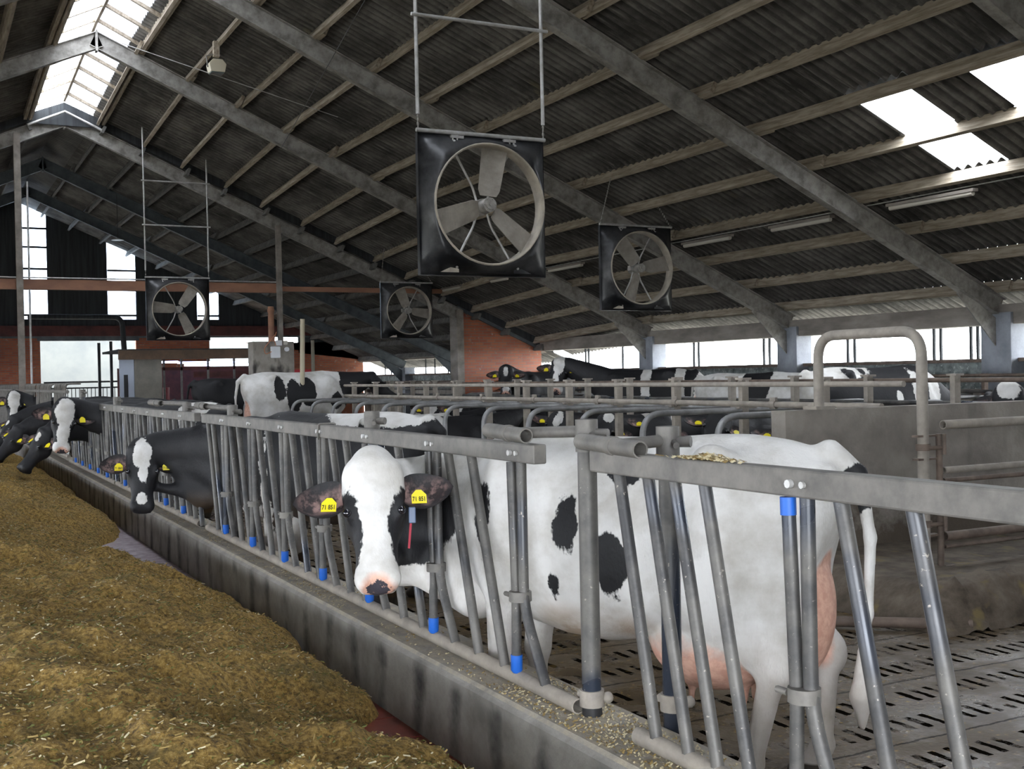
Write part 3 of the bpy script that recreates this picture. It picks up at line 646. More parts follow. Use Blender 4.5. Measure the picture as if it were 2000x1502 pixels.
tag(obj('neighbouring_wall',MB().box(-6,14,50,50.4,-.35,4.1),mat('pale_render',(.115,.125,.12),.9,dark=(.085,.095,.097),scale=.9)),'pale rendered wall standing outside the far end opening','wall',kind=None)
struct('wall_front',MB().prism([(XL,2.9),(16,2.9),(16,3.0),(XR,8.9),(XL,3.2)],'y',-3.2,-3.0).box(XL,-5,-3.2,-3,-.3,2.9).box(1.5,16,-3.2,-3,-.3,2.9),M_CONC)  # unseen gable added behind the camera to cut light from the open end
# frames
for i,Y in enumerate(FY[:-1]):
    far=Y>28.5 or abs(Y-28.35)<.1
    if i==0: lab='steel roof frame behind the photographer\'s left shoulder'
    z0=beamz(XR,far)+(.14 if abs(Y-28.35)<.1 else 0); ze=beamz(XE,far)+(.14 if abs(Y-28.35)<.1 else 0); h=.30
    where=['rear of the barn behind the viewpoint','clipping the top right corner of the view','running from the top right of the large hanging fan down to the right wall','passing just behind the large hanging fan to the right wall','whose peak shows in the upper left below the bright ridge glazing','second one behind the large fan, ending left of the far right windows','above the orange-brown cross beam at the step of the roof','first dark one beyond the step in the roof','last dark one before the far gable wall'][i]
    t=thing('roof_frame','grey steel roof frame '+where,'roof frame',(XR,Y,ZF),0)
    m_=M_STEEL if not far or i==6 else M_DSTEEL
    xe2=XE if abs(Y-28.35)>.1 else 13.1; ze2=z0-SL*(xe2-XR)
    n_=Vector((SL,0,1)).normalized()*(h/2); nl=Vector((-SL,0,1)).normalized()*(h/2)
    obj('rafter',MB().ibeam(Vector((XR,Y,z0))-n_,Vector((xe2,Y,ze2))-n_,.15,h,up=(SL,0,1)),m_,t)
    obj('rafter',MB().ibeam(Vector((XR,Y,z0))-nl,Vector((XL,Y,z0-SL*(XR-XL)))-nl,.15,h,up=(-SL,0,1)),m_,t)
    obj('ridge_plate',MB().box(XR-.02,XR+.02,Y-.085,Y+.085,z0-h*1.25,z0+.02),m_,t)
    if abs(Y-28.35)>.1:
        pw=.29
        obj('column',MB().box(15.36,15.75,Y-pw,Y+pw,ZF,ze-.22),M_PILLAR,t,bevel=.01)
        obj('bracket',MB().prism([(15.36,ze-.30),(15.36,ze-.75),(14.5,ze+.08),(14.6,ze+.15)],'y',Y-.01,Y+.01),m_,t)
    obj('column',MB().box(XL,XL+.3,Y-.15,Y+.15,ZF-.1,z0-SL*(XR-XL)-.2),M_PILLAR,t)
# the roof settles towards the step
def droop(y): return -.30*min(1,max(0,(y-22.88)/5.45))
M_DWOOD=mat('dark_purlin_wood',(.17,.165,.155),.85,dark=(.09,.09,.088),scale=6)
# purlins
PX=[3.88+.953*i for i in range(13)]
def purlin(x,Y0,Y1,off,label,group,left=False,far=False,m=None,parent=None):
    z=beamz(x,far); b=MB(); up=(SL if not left else -SL,0,1); u=Vector(up).normalized()
    c=Vector((x+off,0,z+.005))+u*.085
    b.bar((c.x,Y0,c.z+(0 if far else droop(Y0))),(c.x,Y1,c.z+(0 if far else droop(Y1))),.065,.17,up)
    return tag(obj('purlin',b,m or M_WOOD),label,'purlin',group)
BAYN=['behind the viewpoint','in the bay at the top right corner','in the bay right of the large fan','in the bay behind the large fan','in the bay left of the large fan','in the bay below the ridge frame','in the bay before the roof step','in the dark bay past the roof step','in the last but one dark bay','in the bay at the far gable']
for j in range(len(FY)-1):
    Y0,Y1=FY[j],FY[j+1]; far=Y0>28
    for i,x in enumerate(PX):
        if j==0: continue
        st=-.04 if (i+j)%2 else .04
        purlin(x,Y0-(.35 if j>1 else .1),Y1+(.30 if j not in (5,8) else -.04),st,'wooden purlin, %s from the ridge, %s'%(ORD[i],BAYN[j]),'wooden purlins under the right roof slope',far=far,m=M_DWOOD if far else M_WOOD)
        # timber cleats fixing the purlin to the frame belong to the purlin
    if j>=3:
        for i,x in enumerate([2*XR-q for q in PX[:5]]):
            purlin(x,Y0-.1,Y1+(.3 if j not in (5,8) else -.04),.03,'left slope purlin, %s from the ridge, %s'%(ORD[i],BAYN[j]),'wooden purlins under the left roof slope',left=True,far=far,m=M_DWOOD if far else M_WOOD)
# corrugated sheets, laid in courses between purlins
def sheets(xa,xb,Y0,Y1,far,left,lift=0.0,skip=None,pitch=.177,amp=.030,sub=8):
    n=int((Y1-Y0)/pitch*sub)+1; ys=np.linspace(Y0,Y1,n); ph=2*PI*ys/pitch; wav=amp*np.sin(ph)+amp*.0
    vs=[];fs=[]
    for r,(x,zo) in enumerate(((xa,-.012),((xa+xb)/2,0),(xb,.012))):
        z=ZR-(.5 if far else 0)-SL*abs(x-XR)+.215+zo+lift
        for k in range(n): vs.append((x,ys[k],z+wav[k]+(0 if far else droop(ys[k]))))
    for r in range(2):
        for k in range(n-1):
            if skip and skip(ys[k]): continue
            q=(r*n+k,r*n+k+1,(r+1)*n+k+1,(r+1)*n+k); fs.append(q if not left else q[::-1])
    return vs,fs
lights=[(8.30,9.34),(10.2,11.06)]
def in_light(x,y):
    return 10.5<x<12.3 and any(a<=y<=b_ for a,b_ in lights)
for side in (1,-1):
    for (Ya,Yb,far) in ((-3,28.3,False),(28.3,43.1,True)):
        b=MB(); cuts=[3.88-.12]+[3.88+.953*i for i in range(1,13)]+[16.4]
        for i in range(len(cuts)-1):
            x0,x1=cuts[i],cuts[i+1]+.13
            xm=(cuts[i]+cuts[i+1])/2
            sk=(lambda y,xm=xm: in_light(xm,y)) if (side==1 and not far) else None
            if side==-1: x0,x1=2*XR-x0,2*XR-x1
            vs,fs=sheets(x0,x1,Ya,Yb,far,side==-1,skip=sk); b.add(vs,fs,True)
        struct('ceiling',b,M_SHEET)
# gap at the eaves and the step of the roof
struct('wall_back',MB().prism([(XL,2.2),(XR,2.2+SL*(XR-XL)),(16,2.2-SL*(16-XR)+SL*(XR-XL)),(16,2.9-SL*(16-XR)+SL*(XR-XL)),(XR,2.9+SL*(XR-XL)),(XL,2.9)],'y',28.25,28.30) if False else MB().prism([(3.9,beamz(3.9,True)+.2),(15.9,beamz(15.9,True)+.2),(15.9,beamz(15.9)-.04),(3.9,beamz(3.9)-.04)],'y',28.28,28.33),M_DARK)
b=MB(); b.prism([(2*XR-3.9,beamz(3.9,True)+.2),(2*XR-15.4,beamz(15.4,True)+.2),(2*XR-15.4,beamz(15.4)-.04),(2*XR-3.9,beamz(3.9)-.04)],'y',28.28,28.33); struct('wall_back',b,M_DARK)
# far section ridge is closed
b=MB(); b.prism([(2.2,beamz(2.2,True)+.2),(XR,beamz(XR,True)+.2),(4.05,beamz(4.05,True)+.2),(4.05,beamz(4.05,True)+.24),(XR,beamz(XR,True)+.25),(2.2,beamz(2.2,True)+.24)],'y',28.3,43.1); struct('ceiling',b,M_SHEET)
# roof lights in the right slope
for n_,(a,c) in enumerate(lights):
    b=MB(); vs,fs=sheets(10.56,12.44,a-.08,c+.08,False,False,lift=.02); b.add(vs,fs,True); struct('window_%d'%(n_+2),b,M_SKY)
# ridge glazing with bars
hw=.80; zs=beamz(XR+hw)+.22; zt=ZR+.26
gl=MB(); Ya,Yb=-3,28.2
for s_ in (1,-1):
    struct('window_%d'%(4 if s_>0 else 5),MB().add([(XR+s_*hw,Ya,zs),(XR+s_*hw,22.88,zs),(XR+s_*hw,Yb,zs-.29),(XR,Yb,zt-.29),(XR,22.88,zt),(XR,Ya,zt)],[(0,1,4,5),(1,2,3,4)]),M_GLZ if s_>0 else M_GLC)
for s_ in (1,-1):
    struct('trim_8',MB().bar((XR+s_*(hw+.04),Ya,zs-.10),(XR+s_*(hw+.04),22.9,zs-.10),.07,.20).bar((XR+s_*(hw+.04),22.86,zs-.10),(XR+s_*(hw+.04),Yb,zs-.39),.07,.20),M_WOOD)
struct('trim_9',MB().bar((XR,Ya,zt-.06),(XR,22.9,zt-.06),.05,.12).bar((XR,22.86,zt-.06),(XR,Yb,zt-.35),.05,.12),M_WOOD)
y=12.0; k=0
while y<28.2:
    b=MB()
    for s_ in (1,-1): b.bar((XR+s_*hw,y,zs-.05+droop(y)),(XR,y,zt-.05+droop(y)),.06,.06)
    tag(obj('glazing_bar',b,M_WOOD),'pale angled bar under the ridge glazing, %s from the near end'%ORD[min(k,19)],'glazing bar','glazing bars across the ridge skylight'); y+=.98; k+=1
# small gable closing the glazing above the step
struct('trim_10',MB().prism([(XR-hw,zs-.32),(XR+hw,zs-.32),(XR+hw,zs-.12),(XR,zs+.12),(XR-hw,zs-.12)],'y',28.2,28.25),M_DARK) if False else struct('trim_10',MB().prism([(XR-hw,zs-.55),(XR+hw,zs-.55),(XR+hw,zs-.35),(XR,zs-.02),(XR-hw,zs-.35)],'y',28.2,28.25),M_DARK)
struct('trim_11',MB().tube([(XR-hw,28.1,zs-.62),(XR,28.1,zs-.25),(XR+hw,28.1,zs-.62)],.03,8),M_GALVW)
# brick wall with pier at the step of the roof
zt_=lambda x: beamz(x,True)+.12
struct('wall_right',MB().prism([(13.05,ZF),(15.6,ZF),(15.6,zt_(15.6)),(13.05,zt_(13.05))],'y',28.45,28.68),M_BRICK)
struct('trim_12',MB().box(12.92,13.12,28.25,28.72,ZF,zt_(13.1)),M_LINTEL)
struct('trim_13',MB().bar((13.0,28.40,zt_(13.0)+.04),(15.5,28.40,zt_(15.5)+.04),.10,.08,(SL,0,1)),M_DSTEEL)
# cross beam and posts at the step
tag(obj('cross_beam',MB().box(-9,8.05,28.22,28.40,3.76,3.99),M_OBEAM),'long orange-brown cross beam running behind the hanging fan frames','beam')
tag(obj('cross_beam',MB().box(8.12,12.9,28.25,28.36,3.80,3.92),M_OBEAM),'thinner orange-brown board continuing the cross beam to the brick pier','beam')
tag(obj('cable_conduit',MB().tube([(-9,28.2,4.03),(8.0,28.2,4.02)],.018,6),M_GALVW),'pale conduit along the top of the orange-brown cross beam','conduit')
t=thing('steel_post','grey steel post near the left edge rising to the roof frame','post',(2.09,28.3,ZF)); obj('shaft',MB().ibeam((2.09,28.1,ZF),(2.09,28.1,beamz(2.09,True)),.14,.14,up=(0,1,0)),M_LINTEL,t); obj('base_plate',MB().box(1.98,2.2,27.99,28.21,ZF,ZF+.02),M_LINTEL,t)
t=thing('steel_post','grey steel post from the roof frame down to the concrete box','post',(8.03,28.3,ZF)); obj('shaft',MB().ibeam((8.03,28.1,ZF),(8.03,28.1,beamz(8.03,True)-.1),.12,.12,up=(0,1,0)),M_LINTEL,t); obj('base_plate',MB().box(7.93,8.13,28.0,28.2,ZF,ZF+.02),M_LINTEL,t)
tag(obj('down_pipe',MB().tube([(2.3,28.25,1.4),(2.3,28.25,6.2)],.025,6),M_GALVW),'thin pale pipe beside the left steel post','pipe')
# ------------------------------------------------------------- feed fence
XF=2.15
def fence_panel(label,Ya,Yb,Ps,extra=(),topjoint=None,bluetop=False,slant=.30):
    t=thing('feed_fence_panel',label,'feed fence',(XF,(Ya+Yb)/2,.33),0,'feed fence panels along the kerb')
    if topjoint: obj('wire_tie',MB().tube(fillet([(XF-.035,topjoint+.02,1.235),(XF-.036,topjoint,1.332),(XF+.036,topjoint-.10,1.335),(XF+.036,topjoint-.02,1.24)],.015,3),.005,6),M_GALV,t)
    segs=[(Ya,Yb)] if not topjoint else [(Ya,topjoint-.006),(topjoint+.006,Yb)]
    for a,c in segs: obj('top_rail',MB().box(XF-.03,XF+.03,a,c,1.248,1.325),M_GALV,t,bevel=.006)
    obj('bottom_rail',MB().tube([(XF,Ya-.26 if Ya>3.9 and Ya<4 else Ya-.02,.365),(XF,Yb-(.24 if Yb<3.6 else .05),.365)],.030,12,hollow=True),M_DUST,t)
    for P in Ps:
        obj('fixed_bar',MB().tube(fillet([(XF,P-.03,1.25),(XF,P-.03,.66),(XF,P-.03-slant*.6,.37)],.10,4),.0215,10),M_GALVB,t)
        yk=obj('yoke_bar',MB().tube([(XF-.012,P+.035,1.245),(XF-.012,P+.012,.70),(XF-.012,P+.022,.425)],.0205,10),M_GALVB,t)
        obj('rubber_cap',MB().tube([(XF-.012,P+.0205,.462),(XF-.012,P+.022,.40),(XF-.012,P+.022,.388)],[.0245,.0245,.016],10),M_BLUE,yk,label='blue rubber cap')
        if bluetop: obj('rubber_sleeve',MB().tube([(XF-.012,P+.035,1.245),(XF-.012,P+.034,1.195)],.023,10),M_BLUE,yk,label='blue rubber sleeve')
        obj('clamp',MB().tube([(XF-.006,P-.01,.725),(XF-.006,P-.01,.685)],.046,12).tube([(XF-.03,P+.03,.705),(XF-.03,P+.075,.705)],.010,6),M_GALV,t)
        obj('bolt',MB().tube([(XF-.045,P,1.285),(XF-.028,P,1.285)],.012,8),M_GALVW,t); obj('bolt',MB().tube([(XF-.04,P-.05,1.285),(XF-.028,P-.05,1.285)],.010,8),M_GALVW,t)
    sl=[]
    for P in Ps: sl+= [P-.16,P-.41]
    sl+=list(extra)
    for y0 in sl:
        if Ya+.02<y0<Yb-.02 and y0-slant>Ya-.12:
            obj('slanted_bar',MB().tube([(XF,y0,1.25),(XF,y0-slant,.35)],.0215,10),M_GALVB,t)
    return t
fence_panel('nearest feed fence panel on the right, loose feed lying on its top rail',-1.6,3.53,[-.02,.81,1.63,2.46],(2.89,3.05,3.20,3.38),bluetop=True,slant=.205)
fence_panel('feed fence panel the largest white-faced cow looks out through',3.95,9.86,[4.14,4.99,5.86,6.66,7.47,8.29,9.12],(9.55,9.72,4.06,7.05),topjoint=6.63)
fence_panel('feed fence panel left of the black-and-white faced cow',10.14,14.86,[10.75,11.58,12.41,13.24,14.07],(14.5,14.7))
fence_panel('feed fence panel behind the chewing white-blazed cow',14.90,19.7,[15.5,16.33,17.16,17.99,18.82],(19.3,19.5))
for n_ in range(5):
    Ya=19.9+n_*4.6; Yb=Ya+4.5
    t=thing('tall_fence_panel','tall self-locking fence panel with upright rods, %s beyond the low fence'%ORD[n_],'feed fence',(XF,(Ya+Yb)/2,.33),0,'tall fence panels at the far end')
    obj('top_rail',MB().tube([(XF,Ya,1.47),(XF,Yb,1.47)],.03,8),M_GALV,t); obj('bottom_rail',MB().tube([(XF,Ya,.42),(XF,Yb,.42)],.03,8),M_DUST,t)
    y=Ya+.1
    while y<Yb-.05:
        if any(abs(y+.1-q)<.16 for q in (22.08,25.35,19.85)): y+=.235; continue
        obj('rod',MB().tube(fillet([(XF-.01,y+.28,.42),(XF-.01,y+.10,1.48),(XF-.01,y+.02,1.60),(XF+.22,y,1.60)],.06,3),.017,6),M_GALV,t); y+=.235
# posts with caps, clamps
def post(label,x,y,zb,zt,r=.036,cap=True,low=None):
    t=thing('fence_post',label,'post',(x,y,zb),0,'round fence posts on the kerb')
    obj('tube',MB().tube([(x,y,zb),(x,y,zt)],r,16),M_GALVB,t)
    if zb>0: obj('painted_foot',MB().tube([(x,y,zb),(x,y,zb+.07)],r+.002,16),M_BLACK,t,label='black painted foot')
    if cap:
        obj('collar',MB().tube([(x,y,zt-.115),(x,y,zt+.004)],r+.006,18).tube([(x+.02,y-.03,zt-.05),(x+.05,y-.07,zt-.05)],.020,8).tube([(x,y-r,zt-.05),(x-.02,y-.08,zt-.06)],.012,8),M_GALV,t)
    if low: obj('lower_clamp',MB().tube([(x,y,low-.03),(x,y,low+.03)],r+.010,14).tube([(x,y-.02,low),(x-.01,y+.07,low)],.016,8).ball((x+.05,y-.03,low),.022,8,6),M_DUST,t)
    return t
post('thick round post between the two nearest fence panels',2.19,3.66,.33,1.425,.036,True,.40)
post('round post just behind the near end of the nearest fence panel',2.37,3.40,ZF,1.40,.036,True,.42)
post('round post whose top shows behind the rail above the large white-faced cow',2.225,6.02,.33,1.41,.038)
post('round post behind the joint left of the black-and-white faced cow body',2.225,9.20,.33,1.40,.036)
post('round post behind the rail above the black-and-white faced cow',2.225,10.95,.33,1.40,.036)
post('round post behind the rail, second from the tall fence',2.225,15.2,.33,1.42,.04); post('round post at the start of the tall fence',2.36,19.75,ZF,1.50,.045)
def sleeve(label,a,b_,c):
    t=thing('telescopic_connector',label,'pipe',c,0,'telescopic connectors between fence panels')
    a=Vector(a); b_=Vector(b_); obj('outer_sleeve',MB().tube([a,b_],.030,14,hollow=True),M_GALV,t); d=(b_-a)
    obj('ring',MB().tube([a+d*.52,a+d*.60],.034,14),M_GALV,t)
    obj('inner_tube',MB().tube([a+d*.55+Vector((0.01,0,.0)),Vector(c)],.022,12),M_GALV,t)
sleeve('open ended connector tube left of the thick round post',(2.10,4.30,1.372),(2.08,3.93,1.362),(2.19,3.66,1.385))
sleeve('open ended connector tube above the near end of the nearest panel',(2.14,3.62,1.352),(2.12,3.20,1.342),(2.37,3.40,1.355))
sleeve('small connector tube above the rail left of the spotted white cow',(2.14,10.1,1.39),(2.14,9.75,1.385),(2.225,9.2,1.375))
sleeve('small connector tube on the far rail near the low dark cow back',(2.13,12.3,1.39),(2.13,11.7,1.388),(2.225,10.95,1.39))
# ------------------------------------------------------------- cubicle rows
M_TUBE=mat('grey_galvanised_divider_tube',(.34,.34,.34),.45,.35,dark=(.20,.20,.20),scale=6)
DY=[8.01+1.153*i for i in range(16)]
BED=.10
struct('floor',MB().box(6.15,10.15,7.31,43,-.3,BED).box(12.6,15.6,7.31,43,-.3,BED),concrete('cubicle_bed',(.10,.085,.06),(.2,.17,.12),2))
t0=None
for i,Y in enumerate(DY):
    lab='curved tubular stall divider at the front row, %s counted from the concrete wall'%ORD[i]
    if t0 is None:
        t0=thing('stall_divider',lab,'stall divider',(7.35,Y,BED),0,'front row stall dividers')
        obj('loop',MB().tube(fillet([(8.15,Y,1.20),(6.10,Y,1.20),(6.10,Y,.62),(6.3,Y,.48),(8.15,Y,.55)],.22,7),.030,12),M_TUBE,t0)
        obj('upright',MB().box(7.27,7.35,Y-.03,Y+.03,BED,1.50),M_DUST,t0)
        obj('foot_plate',MB().box(7.20,7.42,Y-.07,Y+.07,1.215,1.235),M_DUST,t0)
        obj('cap',MB().box(7.255,7.365,Y-.06,Y+.06,1.50,1.52).tube([(7.31,Y-.07,1.485),(7.31,Y+.07,1.485)],.016,6),M_DUST,t0)
    else: dup(t0,(7.35,Y,BED),0,lab)
r0=None
for i,Y in enumerate([8.03+1.158*k for k in range(17)]):
    lab='stall divider with square post in the rear row, %s counted from the concrete wall'%ORD[i]
    if r0 is None:
        r0=thing('stall_divider',lab,'stall divider',(9.0,Y,BED),0,'rear row stall dividers')
        obj('loop',MB().tube(fillet([(8.2,Y,1.20),(10.20,Y,1.20),(10.20,Y,.62),(10.0,Y,.48),(8.2,Y,.55)],.22,7),.030,10),M_TUBE,r0)
        obj('upright',MB().box(8.96,9.04,Y-.03,Y+.03,BED,1.50),M_DUST,r0)
        obj('cap',MB().box(8.945,9.055,Y-.06,Y+.06,1.50,1.52),M_DUST,r0)
    else: dup(r0,(9.0,Y,BED),0,lab)
w0=None
for i,Y in enumerate([8.6+1.2*k for k in range(17)]):
    lab='low tubular divider by the window wall, %s from the near end'%ORD[i]
    if w0 is None:
        w0=thing('stall_divider',lab,'stall divider',(14.3,Y,BED),0,'window row stall dividers')
        obj('loop',MB().tube(fillet([(15.4,Y,1.12),(12.9,Y,1.12),(12.9,Y,.62),(13.1,Y,.45),(15.4,Y,.5)],.22,6),.028,8),M_TUBE,w0)
        obj('upright',MB().box(14.26,14.34,Y-.03,Y+.03,BED,1.47),M_RUST,w0)
    else: dup(w0,(14.3,Y,BED),0,lab)
def rail(label,x,z,Y0,Y1,r,m): return tag(obj('neck_rail',MB().tube([(x,Y0,z),(x,Y1,z)],r,10),m),label,'rail')
rail('upper neck rail over the front row of stalls',7.25,1.455,7.0,26.2,.026,M_DUST); rail('lower brisket rail over the front row of stalls',7.25,1.262,7.25,26.2,.030,M_DUST)
rail('upper neck rail over the rear row of stalls',9.06,1.455,7.0,26.2,.024,M_RUST); rail('lower rail over the rear row of stalls',9.06,1.225,7.3,26.2,.026,M_GALVB)
rail('far dark rail in front of the windows',14.25,1.44,7.0,42,.026,M_RUST); rail('far lower rail in front of the windows',14.25,1.2,7.0,42,.026,M_GALVB)
# small coupling clamps on the lower rail
for i in range(8):
    tag(obj('rail_clamp',MB().tube([(7.25,8.6+1.6*i,1.262),(7.25,8.68+1.6*i,1.262)],.040,10).box(7.235,7.265,8.6+1.6*i,8.68+1.6*i,1.22,1.33),M_DUST),'dusty clamp on the lower front neck rail, %s from the concrete wall'%ORD[i],'clamp','clamps on the lower neck rail')
# concrete pen wall with hoop and gate
struct('wall_front',MB().box(6.10,10.4,7.13,7.30,-.3,1.265),pen_wall_mat())
t=thing('tubular_hoop','large grey tube hoop standing on the concrete wall','hoop',(6.53,6.14,0)); 
obj('tube',MB().tube(fillet([(6.53,7.22,1.265),(6.53,7.22,1.86),(6.53,6.13,1.86),(6.53,6.13,0.05)],.20,9),.041,16),M_DUST,t)
obj('foot_plate',MB().box(6.43,6.63,7.14,7.30,1.265,1.29),M_DUST,t)
t=thing('passage_gate','tubular gate in front of the concrete wall at the right edge','gate',(7.6,6.1,.25))
for z,r in ((1.165,.034),(.83,.026),(.755,.018),(.345,.034),(.27,.016),(.10,.032),(-.02,.022)): obj('rail',MB().tube([(6.68,6.08,z),(10.2,6.08,z)],r,12,hollow=True),M_DUST if z>.8 else M_RUST,t)
obj('stile',MB().tube([(6.66,6.10,1.10),(6.66,6.10,.0)],.024,10),M_RUST,t)
for z in (.98,.42): obj('hinge',MB().tube([(6.53,6.13,z),(6.53,6.13,z+.05)],.055,12).tube([(6.53,6.09,z+.02),(6.68,6.07,z+.02)],.016,8).box(6.45,6.66,6.10,6.16,z-.07,z-.055).box(6.45,6.66,6.10,6.16,z+.10,z+.115).tube([(6.66,6.05,z-.03),(6.66,6.05,z+.12)],.014,8),M_RUST,t)
# low platform with a manure rim
def noise1(x,s): return math.sin(x*3.1+s)*.5+math.sin(x*7.7+s*2)*.3+math.sin(x*17+s*5)*.2
vs=[];fs=[];nx,ny=90,26
for i in range(nx+1):
    for j in range(ny+1):
        x=5.75+(10.4-5.75)*i/nx; y=5.22+(7.13-5.22)*j/ny; q=j/ny
        z=ZF+(.25*min(1,(y-5.22)/.16)**.6)+ (.06*math.exp(-((y-5.48)/.15)**2))*(1+.5*noise1(x*1.5,2)) + (.03*noise1(x*5+y*9,1)+.02*noise1(x*23-y*31,4))*(1 if y<5.72 else .12)
        if x<6.0: z=ZF+(z-ZF)*max(0,(x-5.75)/.25)**.6
        vs.append((x,y,z))
for i in range(nx):
    for j in range(ny): a=i*(ny+1)+j; fs.append((a,a+ny+1,a+ny+2,a+1))
pm=concrete('muddy_platform',(.045,.032,.02),(.15,.12,.09),4.5,blot=(5,.6,(.16,.12,.05),None))
struct('floor',MB().add(vs,fs,True),pm)
tag(obj('loose_pipe',MB().tube([(4.95,6.1,ZF+.05),(6.0,5.25,ZF+.05)],.035,10),M_RUST),'muddy brown pipe lying on the floor by the platform','pipe')
# ------------------------------------------------------------- fans
M_FANP=mat('dusty_black_fan_sheet',(.11,.11,.115),.34,.2,dark=(.006,.007,.009),scale=1.6,mid=(.42,.72)); M_BLADE=mat('dusty_fan_blade',(.34,.31,.27),.7,dark=(.20,.18,.16),scale=5)
M_RING=mat('dusty_fan_ring',(.50,.45,.37),.75,dark=(.28,.25,.21),scale=4); M_HUB=mat('grey_cast_hub',(.45,.43,.40),.55,.3,dark=(.25,.24,.22),scale=9); M_CHAIN=mat('grey_chain',(.3,.29,.27),.6,.4)
M_WHITE=mat('white_plastic',(.75,.77,.80),.4)
def fan(label,x,Y,zc,ang,hang,ztop,bars=(),W=.72):
    t=thing('barn_fan',label,'fan',(x,Y+.15,zc-W),0,'square ventilation fans under the roof'); W_=W; R=.858*W; g=W/.635
    # black shroud: a square frame whose sheet runs forward to a round ring
    n=48; vs=[]; fs=[]; B=.19
    for k in range(n):
        a=2*PI*k/n; c,s_=math.cos(a),math.sin(a); q=max(abs(c),abs(s_))
        for f_ in (0,.25,.6,1):
            e=f_**1.6; vs.append((x+c*(R+(W_/q-R)*f_),Y+B*min(1,e*1.6),zc+s_*(R+(W_/q-R)*f_)))
    fs=[(4*k+j,4*((k+1)%n)+j,4*((k+1)%n)+j+1,4*k+j+1) for k in range(n) for j in range(3)]
    m=MB().add(vs,fs,True); o=obj('front_sheet',m,M_FANP,t); so=o.modifiers.new('s','SOLIDIFY'); so.thickness=.004
    fr=MB()
    for s_ in (-1,1):
        fr.box(x+s_*W_-.004,x+s_*W_+.004,Y+B-.01,Y+B+.05,zc-W_,zc+W_); fr.box(x-W_,x+W_,Y+B-.01,Y+B+.05,zc+s_*W_-.004,zc+s_*W_+.004)
    obj('housing',fr,M_FANP,t)
    rg=MB(); vs=[];fs=[]; pr=[(R+.012,.0),(R,-.02),(R-.012,.0),(R-.012,.17),(R+.004,.17)]
    for k in range(n):
        a=2*PI*k/n
        for r,dy in pr: vs.append((x+r*math.cos(a),Y+dy,zc+r*math.sin(a)))
    m5=len(pr)
    for k in range(n):
        for j in range(m5): fs.append((k*m5+j,((k+1)%n)*m5+j,((k+1)%n)*m5+(j+1)%m5,k*m5+(j+1)%m5))
    obj('ring',rg.add(vs,fs,True),M_RING,t)
    for k in range(3):
        a=math.radians(ang+120*k); ca,sa=math.cos(a),math.sin(a); vs=[];fs=[]; ns=8
        for i in range(ns+1):
            q=i/ns; r=.10+q*(R-.13); w=.11+.025*q if q>.05 else .085; tw=.5-.25*q
            for sg in (-1,1):
                off=w*sg; vs.append((x+ca*r-sa*off*math.cos(tw),Y+.10+off*math.sin(tw),zc+sa*r+ca*off*math.cos(tw)))
        fs=[(2*i,2*i+2,2*i+3,2*i+1) for i in range(ns)]
        o=obj('blade',MB().add(vs,fs,False),M_BLADE,t); so=o.modifiers.new('s','SOLIDIFY'); so.thickness=.008
    hb=MB().tube([(x,Y+.02,zc),(x,Y+.16,zc)],.075,20).tube([(x,Y+.005,zc),(x,Y+.02,zc)],.050,16).tube([(x,Y-.005,zc),(x,Y+.01,zc)],.018,8)
    for k in range(6): hb.ball((x+.06*math.cos(k*PI/3),Y+.015,zc+.06*math.sin(k*PI/3)),.010,6,5)
    obj('hub',hb,M_HUB,t)
    obj('motor',MB().tube([(x-.0,Y+.18,zc),(x,Y+.34,zc)],.085,16).box(x-.13,x-.06,Y+.17,Y+.26,zc-.03,zc+.05),M_HUB,t)
    for sx,sz in ((-1,1),(-1,-1),(1,-1),(1,1)):
        obj('strut',MB().tube(fillet([(x+sx*.05,Y+.22,zc+sz*.03),(x+sx*.10,Y+.22,zc+sz*.20),(x+sx*.28*g,Y+.20,zc+sz*.50*g),(x+sx*.31*g,Y+.10,zc+sz*.57*g)],.05,3),.013,8),M_GALVW,t)
        if sz<0: obj('bracket',MB().prism([(x+sx*.28*g,zc-.53*g),(x+sx*.46*g,zc-.61*g),(x+sx*.28*g,zc-.61*g)],'y',Y+.13,Y+.145),M_RING if sx<0 else M_FANP,t)
        else: obj('hook',MB().tube([(x+sx*.30,Y+.14,zc+.63*g),(x+sx*.30,Y+.14,zc+.54*g),(x+sx*.35,Y+.14,zc+.53*g),(x+sx*.35,Y+.14,zc+.60*g)],.010,6).box(x+sx*.30-.07,x+sx*.30+.07,Y+.13,Y+.18,zc+.60*g,zc+.625*g),M_GALVW,t)
    obj('top_tube',MB().tube([(x-W_-.02,Y+.17,zc+W_+.02),(x+W_+.02,Y+.17,zc+W_+.02)],.021,10),M_GALVW,t)
    zt=zc+W_+.02
    for sx in (-1,1):
        xx=x+sx*(W_-.0); ch=MB(); x2=xx if hang=='pipe' else min(PX,key=lambda q:abs(q-xx-.10)); topz=zt+.16 if hang=='pipe' else beamz(x2)+.02
        L_=max(4,int((topz-zt)/.04))
        for i in range(L_):
            q=(i+.5)/L_; c=(xx+(x2-xx)*q,Y+.17,zt+(topz-zt)*q); ch.ball(c,.014,6,5,sc=((1,.4,1.7) if i%2 else (.4,1,1.7)))
        obj('chain',ch,M_CHAIN,t)
        if hang=='pipe': obj('hanger_pipe',MB().tube([(xx,Y+.17,topz),(xx,Y+.17,ztop-.45*(sx)*W_*.0-(SL*sx*W_))],.019,10),M_GALVW,t)
    for zb in bars: obj('cross_tube',MB().tube([(x-W_-.06,Y+.14,zb),(x+W_+.06,Y+.14,zb)],.018,10),M_GALVW,t)
    return t
def rz(x): return beamz(x)+.02
